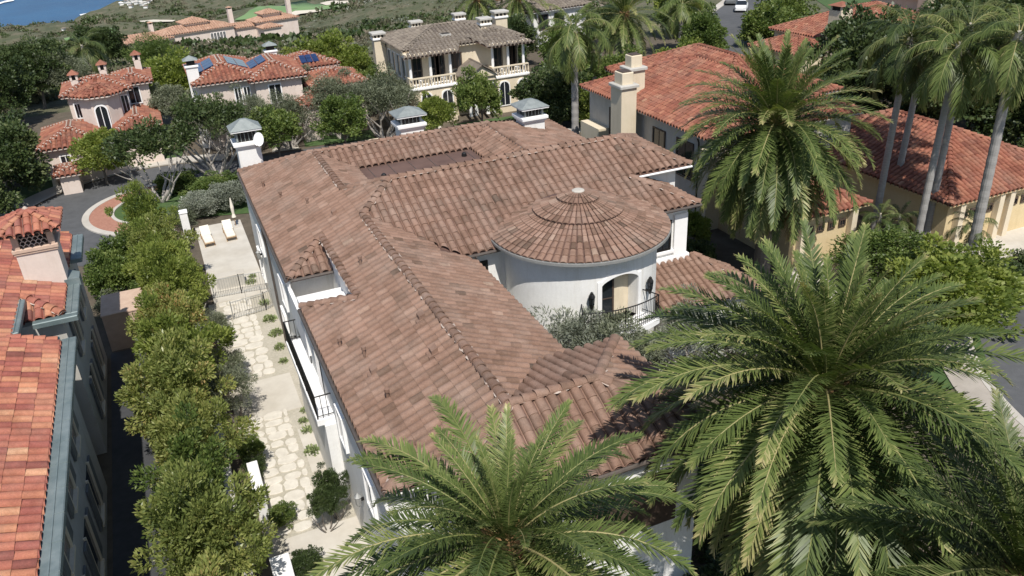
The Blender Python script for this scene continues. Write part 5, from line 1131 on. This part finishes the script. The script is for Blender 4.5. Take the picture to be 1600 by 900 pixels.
for x, y, h, r, mt, lb in ((8.3, 71.2, 4.6, 1.9, 'leaf_green', 'round green street tree behind the satellite dish'), (13.8, 70.6, 4.9, 1.9, 'leaf_green', 'round green street tree on the front lawn'), (22.6, 70.8, 3.8, 1.6, 'leaf_lime', 'small light green tree by the villa drive'), (26.3, 69.6, 5.4, 2.0, 'leaf_green', 'round green tree left of the villa portico'), (33.8, 69.6, 5.2, 3.0, 'leaf_dark', 'wide dark tree right of the villa portico'),
                           (38.0, 73.5, 5.6, 2.4, 'leaf_green', 'green tree left of the tall slim palm'), (42.0, 70.5, 5.2, 2.2, 'leaf_green', 'round green tree behind the twin chimneys'), (16.6, 88.5, 6.8, 2.7, 'leaf_lime', 'bright tree left of the villa roof'), (19.6, 88.0, 6.0, 2.2, 'leaf_lime', 'bright tree touching the villa side chimney'), (19.4, 82.0, 4.4, 1.9, 'leaf_green', 'green shrub tree along the villa side wall'),
                           (36.6, 66.6, 3.4, 2.0, 'leaf_lime', 'low bright tree under the villa balcony'), (47.5, 72.5, 3.6, 2.4, 'leaf_lime', 'low bright bushy tree left of the red roof ridge'), (52.5, 76.0, 3.8, 2.5, 'leaf_lime', 'low bright bushy tree above the red roof ridge'), (57.6, 79.5, 5.8, 2.4, 'leaf_green', 'street tree at the foot of the climbing street'), (61.5, 88.5, 6.6, 2.7, 'leaf_green', 'second street tree beside the climbing street'),
                           (66.5, 97.0, 7.0, 3.0, 'leaf_lime', 'third street tree beside the climbing street'), (74.0, 108, 7.4, 3.2, 'leaf_green', 'fourth street tree beside the climbing street'), (55.5, 97.0, 5.6, 3.0, 'leaf_dark', 'dark tree behind the pale spiky palm'), (72.5, 86.0, 4.6, 3.2, 'leaf_green', 'bushy tree right of the climbing street'), (80.5, 94.0, 5.0, 3.4, 'leaf_green', 'bushy tree below the bright green slope'), (45, 88, 5.2, 2.8, 'leaf_green', 'green tree right of the villa roof'), (40.5, 94, 5.6, 3.0, 'leaf_dark', 'dark tree behind the villa chimneys')):
    T('street_tree', lb, x, y, h, r, 'dense' if mt == 'leaf_dark' else 'round', mt)
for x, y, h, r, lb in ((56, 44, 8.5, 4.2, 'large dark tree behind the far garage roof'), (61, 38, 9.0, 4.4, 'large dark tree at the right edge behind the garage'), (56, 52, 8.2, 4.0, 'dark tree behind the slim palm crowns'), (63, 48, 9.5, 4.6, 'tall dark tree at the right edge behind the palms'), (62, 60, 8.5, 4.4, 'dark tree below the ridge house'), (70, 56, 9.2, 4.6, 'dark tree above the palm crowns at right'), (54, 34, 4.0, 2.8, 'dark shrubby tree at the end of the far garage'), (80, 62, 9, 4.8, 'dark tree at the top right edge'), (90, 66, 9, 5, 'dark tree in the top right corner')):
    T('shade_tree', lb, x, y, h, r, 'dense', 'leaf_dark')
T('garden_shrub', 'broad clipped bush behind the bright one at right', 35.4, 30.0, 3.3, 2.9, 'fine', 'leaf_green', 'shrub', cz=1.6, vz=1.75, cat='shrub'); T('garden_shrub', 'big bright leafy bush beside the right-hand street', 34.6, 25.6, 3.7, 3.0, 'round', 'leaf_lime', 'shrub', cz=1.7, vz=1.95, cat='shrub')
T('garden_shrub', 'second lobe of bright bush by the kerb', 37.0, 26.4, 3.0, 2.2, 'round', 'leaf_lime', 'shrub', cz=1.4, vz=1.6, cat='shrub')
T('garden_shrub', 'dark shrub under the huge date palm by the lawn', 29.5, 24.2, 1.8, 1.9, 'dense', 'leaf_dark', 'shrub', cz=.8, vz=1.0, cat='shrub')
for x, y, lb in ((40.5, 27.0, 'near dark strap leaved hedge bush by the garage court'), (43.5, 26.4, 'middle dark strap leaved hedge bush by the garage court'), (46.5, 26.0, 'far dark strap leaved hedge bush by the garage court')): T('hedge_bush', lb, x, y, 1.4, 1.7, 'dense', 'leaf_dark', 'shrub', cz=.6, vz=.85, cat='shrub')
for x, y, h, r, lb in ((13.6, 14.2, 2.4, 2.0, 'added dark shrub against the front wing corner under the palm'), (16.5, 18.6, 2.2, 2.2, 'added dark shrub in the front garden behind the huge palm'), (17.2, 14.0, 2.0, 2.0, 'added dark shrub right of the huge palm trunk'), (13.2, 10.6, 2.0, 2.0, 'added dark shrub before the huge palm trunk'), (19.8, 17.0, 2.2, 2.2, 'added dark shrub between the huge palm and the street'), (9.6, 12.4, 2.2, 1.9, 'added dark shrub before the front wing wall'), (21.5, 21.5, 1.9, 2.0, 'added dark shrub in the front garden near the porch')):  # dark shrubs added to stand in for deep shade below the palm
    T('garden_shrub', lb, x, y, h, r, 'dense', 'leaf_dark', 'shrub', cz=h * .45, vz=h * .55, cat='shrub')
T('red_shrub', 'red flowering shrub beside the far garage door', 51.3, 31.0, 1.0, .7, 'dense', 'leaf_dark', 'shrub', cz=.5, vz=.6, cat='shrub')
T('olive_tree', 'silvery olive tree in front of the turret balcony', 14.2, 27.2, 5.0, 1.9, 'olive', 'leaf_grey', 'multi', 'bark_pale', cz=3.5, vz=1.9); T('olive_tree', 'second silvery olive tree below the turret balcony', 15.4, 26.0, 4.9, 1.85, 'olive', 'leaf_olive', 'multi', 'bark_pale', cz=3.4, vz=1.6)
T('olive_tree', 'silvery olive tree beside the low porch roof', 20.3, 27.2, 3.9, 1.8, 'olive', 'leaf_grey', 'multi', 'bark_pale', cz=2.6, vz=1.5); T('olive_tree', 'olive tree right of the porch behind the palm', 23.6, 26.6, 3.6, 1.7, 'olive', 'leaf_olive', 'multi', 'bark_pale', cz=2.3, vz=1.4)
for x, y, h, r, k, mt, lb in ((1.0, 62.0, 2.0, 1.6, 'fine', 'leaf_grey', 'blue grey shrub behind the sun loungers'), (3.2, 62.6, 2.2, 1.6, 'fine', 'leaf_grey', 'blue grey shrub against the house corner'), (-.6, 60.6, 1.6, 1.2, 'olive', 'leaf_olive', 'loose grey green shrub by the gate post'),
                              (2.4, 66.2, 1.5, 1.7, 'dense', 'leaf_green', 'low green shrub on the island edge'), (5.4, 66.0, 1.3, 1.8, 'dense', 'leaf_dark', 'low dark hedge shrub near the corner chimney'), (-.4, 69.0, 1.5, 1.5, 'dense', 'leaf_green', 'green shrub under the spreading trees'), (6.5, 62.6, 1.4, 1.6, 'dense', 'leaf_green', 'green shrub behind the white house corner'),
                              (-5.0, 50.2, 2.6, 1.4, 'round', 'leaf_green', 'green shrub at the corner of the orange roofed house'), (-3.9, 52.6, 2.8, 1.5, 'round', 'leaf_green', 'green shrub between chimney and hedge row'), (-5.1, 47.6, 1.6, 1.1, 'olive', 'leaf_olive', 'dry mixed shrub behind the terrace wall'), (-3.4, 47.9, 1.5, 1.1, 'dense', 'leaf_green', 'low hedge behind the terrace wall'),
                              (.05, 33.6, 3.0, 1.05, 'olive', 'leaf_olive', 'feathery olive shrub leaning over the side path'), (.15, 36.6, 2.4, .9, 'olive', 'leaf_olive', 'smaller feathery shrub farther along the side path'), (-.1, 41.6, 1.9, .9, 'olive', 'leaf_olive', 'grey shrub by the iron gate'),
                              (.25, 30.6, 1.1, .5, 'dense', 'leaf_green', 'small round green shrub at the path edge'), (.2, 29.5, .9, .42, 'dense', 'leaf_dark', 'second small round shrub at the path edge'), (.75, 26.0, .9, .45, 'round', 'leaf_green', 'little leafy shrub beside the planter wall'), (1.05, 23.2, .9, .5, 'dense', 'leaf_dark', 'dark shrub in the shade by the pier'),
                              (2.7, 25.4, 2.1, .6, 'hedge', 'leaf_dark', 'upright dark shrub at the near wall corner'), (2.2, 24.9, 1.9, .5, 'hedge', 'leaf_dark', 'upright dark shrub left of the wall corner one'),
                              (30.6, 60.2, 1.1, 1.0, 'dense', 'leaf_lime', 'white flowering bush by the slim palm'), (26.2, 51.5, 1.5, 1.3, 'dense', 'leaf_dark', 'dark bush behind the right wing of the roof'), (28.2, 39.4, 2.4, 1.3, 'round', 'leaf_lime', 'bright shrub in the gap beside the red roofed house'), (27.0, 36.6, 1.9, 1.2, 'dense', 'leaf_dark', 'dark shrub in the gap below the bushy palm'), (27.6, 31.6, 1.4, 1.2, 'dense', 'leaf_dark', 'dark shrub beside the porch')):
    T('garden_shrub', lb, x, y, h, r, k, mt, 'shrub', cz=h - r * .85 if h > r * 1.7 else h * .48, vz=min(r, h * .55), cat='shrub')
# clumps of pale succulents along the white wall
V, F, t_ = [], [], []
rg = np.random.default_rng(5); n = 170; q = unit(rg.normal(size=(n, 3))); q[:, 2] = np.abs(q[:, 2]) * .8; D = unit(q + rg.normal(size=(n, 3)) * .4 + np.array([0, 0, .3]))
V, F = kites(q * rg.uniform(.08, .24, n)[:, None], D, .13 * rg.uniform(.6, 1.3, n), .035, rg, .2); AG = mkmesh('succulent', V, F, 'agave', np.repeat(rg.uniform(0, 1, n), 4))
SUC = ((2.95, 45.2), (2.9, 43.0), (2.95, 41.2), (2.85, 39.6), (2.8, 38.1), (2.95, 33.2), (2.75, 31.6), (2.65, 30.0), (2.7, 27.3), (2.6, 48.4), (2.8, 49.2), (2.7, 32.4))
for i, (x, y) in enumerate(SUC):
    o = link('succulent', AG, None, (x, y, .02), i, (1.1 + .3 * math.sin(i), ) * 3); props(o, ['pale succulent clump just in front of the metal gate', 'pale succulent clump second beyond the bar fence', 'pale succulent clump farthest along the gravel strip', 'pale succulent clump in the middle of the far gravel strip', 'pale succulent clump nearest on the far gravel strip', 'pale succulent clump beside the concrete landing slab', 'pale succulent clump touching the narrow wall slab', 'pale succulent clump in the middle of the narrow wall slab', 'pale succulent clump nearest the upright dark shrubs', 'pale succulent clump left of the patio wall pair', 'pale succulent clump right of the patio wall pair', 'pale succulent clump between landing slab and wall slab'][i], 'plant', 'succulents along the white wall')
# ---- trees on the slope behind the pink house
SL = ['tall dark slope tree at the left edge level with the pink house roof', 'grey green slope tree between the left edge palms', 'low dark slope tree just left of the pink house chimneys', 'dark slope tree left of the pink house wall', 'small grey green slope tree touching the pink house', 'large dark slope tree at the left edge above the palms', 'dark slope tree above the middle left palm', 'dark slope tree directly behind the pink house ridge', 'small dark slope tree right of the tall pink house chimney', 'grey green slope tree above the pink house roof', 'green slope tree between pink house and bright green tree', 'lowest dark tree at the left edge of the slope', 'small dark slope tree above the left pink house chimney']
for i, (px, py, h, r, mt) in enumerate(((20, 168, 5.2, 3.0, 'leaf_dark'), (50, 150, 5.2, 3.0, 'leaf_olive'), (95, 135, 5, 2.6, 'leaf_dark'), (70, 170, 7, 3.0, 'leaf_dark'), (110, 165, 6, 2.4, 'leaf_olive'), (10, 128, 5, 3.2, 'leaf_dark'), (45, 118, 4.5, 3.0, 'leaf_dark'), (165, 105, 7, 3.4, 'leaf_dark'), (185, 104, 5, 2.6, 'leaf_dark'), (150, 92, 5, 3, 'leaf_olive'), (250, 130, 6, 2.8, 'leaf_green'), (15, 200, 7, 3.0, 'leaf_dark'), (85, 110, 5, 3, 'leaf_dark'))):
    x, y, z = hitground(px, py); T('hillside_tree', SL[i], x, y, h, r, 'dense' if i % 2 else 'olive', mt, z=z, group='trees on the slope behind the far houses')
# ---- brush on the falling hillside and the coastal shelf (one mass)
def brush(n, seed, dmin, dmax, azr, size, mat, label, quads=26):
    rg = np.random.default_rng(seed); az = np.radians(rg.uniform(*azr, n)); D = dmin * (dmax / dmin) ** rg.uniform(0, 1, n); x, y = D * np.sin(az), D * np.cos(az)
    s = y - .35 * np.maximum(x - 20, 0); c = -.88 * (x + 137) + .47 * (y - 1027) + 42; ok = (s > 108) & (c < -28)
    for nm in ('golf_fairway', 'golf_green', 'golf_strip', 'golf_rough', 'golf_path', 'bunker', 'bunker_strip'):
        co = np.array([v.co[:2] for v in bpy.data.objects[nm].data.vertices]); m = len(co) // 7; poly = co[-m:]
        cx_ = np.mean(poly, 0); P = np.stack([x, y], 1); ins = np.zeros(len(x), bool); j = m - 1
        for i in range(m):
            (xi, yi), (xj, yj) = poly[i], poly[j]; cond = ((yi > y) != (yj > y)) & (x < (xj - xi) * (y - yi) / (yj - yi + 1e-12) + xi); ins ^= cond; j = i
        ok &= ~ins
    mx, my = along(290, 72, 285); ok &= ~((np.abs(x - mx) < 42) & (y - my < 17) & (y - my > -75)) & ~((np.hypot(x - 52, y - 108) < 12)) & ~(np.hypot(x - 57, y - 122) < 9)
    x, y, D = x[ok], y[ok], D[ok]; m = len(x); r = size * rg.uniform(.5, 1.5, m) * (.6 + D / 900) * np.clip(.6 + .8 * np.sin(x * .05) * np.sin(y * .037 + 1), .35, 1.3)
    C = np.stack([x, y, terrain_z(x, y)], 1); idx = np.repeat(np.arange(m), quads); q = unit(rg.normal(size=(len(idx), 3))); q[:, 2] = np.abs(q[:, 2]) * .75
    P = C[idx] + q * (r[idx] * rg.uniform(.45, 1, len(idx)))[:, None]; Dv = unit(q + rg.normal(size=q.shape) * .5 + np.array([0, 0, .2])); l = r[idx] * rg.uniform(.25, .5, len(idx))
    V, F = kites(P - Dv * (l * .5)[:, None], Dv, l, l * .38, rg); ct = np.clip(rg.uniform(0, 1, m) * .7 + .3 * (np.sin(x * .02 + y * .013) * .5 + .5), 0, 1)
    o = link('hillside_brush' if 'brush' in label else 'coastal_woodland', mkmesh('brush', V, F, mat, np.repeat(np.clip(ct[idx] * .7 + rg.uniform(0, .3, len(idx)), 0, 1), 4))); props(o, label, 'brush', kind='stuff')
brush(13000, 3, 112, 1150, (-14, 40), 1.9, 'leaf_brush', 'dry grey green brush covering the falling hillside', 30)
brush(3500, 4, 150, 1150, (-14, 30), 2.6, 'leaf_dark', 'dark scattered woodland on the coastal shelf', 34)
brush(2500, 6, 112, 500, (5, 32), 1.3, 'leaf_grey', 'pale sage brush on the slope behind the villa', 22)

# ---------------------------------------------------------------- small things
def lounger(x, y, rz, label):
    t = root('sun_lounger', label, 'sun lounger', (x, y, .05), rz, 'sun loungers on the patio')
    f = MB().box(-.34, -.29, -1.0, 1.0, .26, .33).box(.29, .34, -1.0, 1.0, .26, .33).box(-.289, .289, -1.0, -.95, .262, .328).box(-.289, .289, .95, 1.0, .262, .328); f.build('frame', 'teak', t)
    for i in (-.315, .315):
        for j in (-.85, .85): MB().box(i - .03, i + .03, j - .03, j + .03, 0, .259).build('leg', 'teak', t)
    for y0, y1 in ((-.97, -.38), (-.36, .24)): MB().bev(-.3, .3, y0, y1, .332, .46, .04).build('seat_cushion', 'fabric_cream', t)
    a = R_(48); c, s = math.cos(a), math.sin(a); MB().obox((0, .27 + .36 * c, .42 + .36 * s), (.3, 0, 0), (0, .36 * c, .36 * s), (0, -.055 * s, .055 * c)).build('back_cushion', 'fabric_cream', t)
    MB().tube([(-.3, .8, .3), (-.3, .55, .75), (.3, .55, .75), (.3, .8, .3)], .018, 6).build('back_support', 'teak', t); return t
lounger(.85, 56.4, R_(4), 'cream cushioned sun lounger on the left of the patio pair'); lounger(2.35, 56.7, R_(2), 'cream cushioned sun lounger nearer the white wall')
t = root('patio_umbrella', 'closed cream parasol behind the sun loungers', 'umbrella', (2.95, 58.3, .05)); MB().tube([(0, 0, 0), (0, 0, 2.1)], .025, 8).build('pole', 'teak', t); MB().lathe([(.03, 2.2), (.13, 1.5), (.09, 1.0), (.16, .75), (.03, .75)], (0, 0), 8).build('canopy', 'fabric_cream', t); MB().bev(-.22, .22, -.22, .22, 0, .08, .02).build('base', 'concrete', t)
def fence(name, label, P, h=1.15, cat='fence', gap=.14, mat='grey_steel'):
    t = root(name, label, cat, (P[0][0], P[0][1], .03)); o = Vector(P[0])
    for a, b in zip(P[:-1], P[1:]):
        a, b = Vector((a[0] - P[0][0], a[1] - P[0][1], 0)), Vector((b[0] - P[0][0], b[1] - P[0][1], 0)); L = (b - a).length; up = Vector((0, 0, 1))
        for z in (.12, h): MB().tube([a + up * z, b + up * z], .022, 6).build('rail', mat, t)
        n = int(L / gap)
        for i in range(n + 1):
            q = a.lerp(b, i / n); e = i in (0, n); MB().tube([q, q + up * (h + (.1 if e else 0))], .03 if e else .011, 5).build('post' if e else 'bar', mat, t)
fence('iron_gate', 'grey metal bar gate across the patio end of the side path', [(.35, 47.3), (1.9, 47.2), (3.5, 47.0)], 1.2, 'gate')
fence('iron_fence', 'grey metal bar fence in front of the gate', [(1.05, 44.0), (2.9, 44.3), (3.4, 44.6)], 1.1)
t = root('landing_cabinet', 'low grey utility box beside the patio gate', 'utility box', (1.5, 48.6, .05)); MB().bev(-.8, .8, -.3, .3, 0, .75, .03).build('body', 'stucco_grey', t); MB().bev(-.84, .84, -.34, .34, .752, .82, .02).build('lid', 'concrete', t)
t = root('pool_rail', 'short grey handrail by the side path steps', 'handrail', (2.0, 45.6, .03)); MB().tube([(0, 0, 0), (0, 0, .9), (.9, .1, .95), (.9, .1, 0)], .03, 8).build('rail', 'grey_steel', t)
# cars
def car(x, y, rz, label, paint='white_paint'):
    t = root('parked_car', label, 'car', (x, y, .03), rz)
    def hull(sec, nm, mat):      # sections along the car: (y, half width, z low, z high)
        b = MB(); V = []
        for yy, w, z0, z1, k in sec: V += [(-w, yy, z0), (w, yy, z0), (w, yy, (z0 + z1) / 2), (w * k, yy, z1), (-w * k, yy, z1), (-w, yy, (z0 + z1) / 2)]
        n = len(sec); F = [(i * 6 + q, i * 6 + (q + 1) % 6, i * 6 + 6 + (q + 1) % 6, i * 6 + 6 + q) for i in range(n - 1) for q in range(6)] + [tuple(range(5, -1, -1)), tuple(range(6 * n - 6, 6 * n))]
        o = b.add(V, F).build(nm, mat, t); return recalc(o)
    hull([(-2.3, .7, .35, .7, .9), (-2.1, .86, .25, .85, .9), (-.9, .92, .22, 1.0, .92), (1.4, .92, .22, 1.05, .92), (2.1, .88, .28, .98, .9), (2.3, .74, .4, .8, .9)], 'body', paint)
    hull([(-1.1, .84, .95, 1.0, .9), (-.35, .82, .95, 1.5, .78), (1.0, .82, .98, 1.55, .78), (1.9, .8, .95, 1.02, .9)], 'cabin', 'glass')
    MB().bev(-.62, .62, -.35, 1.05, 1.51, 1.58, .02).build('roof', paint, t)
    for i in (-1, 1):
        for j in (-1.4, 1.4):
            w = MB().tube([(i * .78, j, .33), (i * .95, j, .33)], .33, 16).build('wheel', 'rubber', t); MB().tube([(i * .951, j, .33), (i * .96, j, .33)], .2, 12).build('rim', 'grey_steel', w)
        MB().bev(i * .6 - .16, i * .6 + .16, -2.26, -2.1, .62, .76, .02).build('headlight', 'glass', t); MB().bev(i * .66 - .12, i * .66 + .12, 2.12, 2.27, .72, .86, .02).build('tail_light', 'flower_red', t)
car(86.5, 109.5, R_(-42), 'white car parked on the climbing street at the top edge'); car(89.5, 116.0, R_(-42), 'dark car parked beyond the white one', 'shutter_grey')
for i, (x, y) in enumerate(((68.5, 96.5), (72.4, 101.6), (64.2, 90.6))):
    t = root('stone_pier', ('upper', 'top', 'lower')[i] + ' pale stone pier beside the climbing street', 'pier', (x, y, 0)); MB().box(-.5, .5, -.5, .5, 0, 1.3).build('pier_body', 'stucco_cream', t); MB().bev(-.62, .62, -.62, .62, 1.302, 1.5, .04).build('cap', 'concrete', t)
# entrance urns and piers of the solar house
for x, y, lb in ((8.9, 78.8, 'left stone urn on a pedestal by the entrance walk'), (11.0, 78.4, 'right stone urn on a pedestal by the entrance walk')):
    t = root('stone_urn', lb, 'urn', (x, y, 0)); MB().bev(-.35, .35, -.35, .35, 0, .8, .04).build('pedestal', 'stucco_cream', t); MB().lathe([(.12, .8), (.1, .95), (.34, 1.25), (.42, 1.4), (.0, 1.36)], (0, 0), 12).build('bowl', 'concrete', t)
t = root('street_bollard', 'pale stone bollard lamp on the pavement by the curved street', 'bollard', (-9.5, 75.4, .1)); MB().lathe([(.28, 0), (.24, .1), (.2, .9), (.28, .95), (.28, 1.05), (.0, 1.2)], (0, 0), 10).build('post', 'concrete', t)
for nm, lb, x0, x1, y0, y1, z1, mt in (('street_wall', 'curved white garden wall piece behind the centre chimney', 13.2, 16.0, 66.0, 66.4, .9, 'stucco_cream'), ('drive_wall', 'low cream wall beside the villa drive', 17.4, 19.6, 63.4, 63.8, 1.0, 'stucco_cream'), ('villa_wall', 'long low cream wall in front of the villa garden', 12.4, 17.2, 71.2, 71.5, .7, 'stucco_cream'),
                                        ('villa_gate_pier', 'cream gate pier in front of the villa', 22.9, 23.5, 73.2, 73.8, 2.6, 'stucco_cream'), ('side_garden_wall', 'white garden wall in the gap beside the red roofed house', 25.8, 26.1, 33, 41, 1.6, 'stucco_grey'), ('planter_wall', 'low wall edging the far garage court', 38.9, 39.2, 26.5, 31.5, .4, 'stucco_cream')):
    wall(nm, lb, x0, x1, y0, y1, z1, mt)
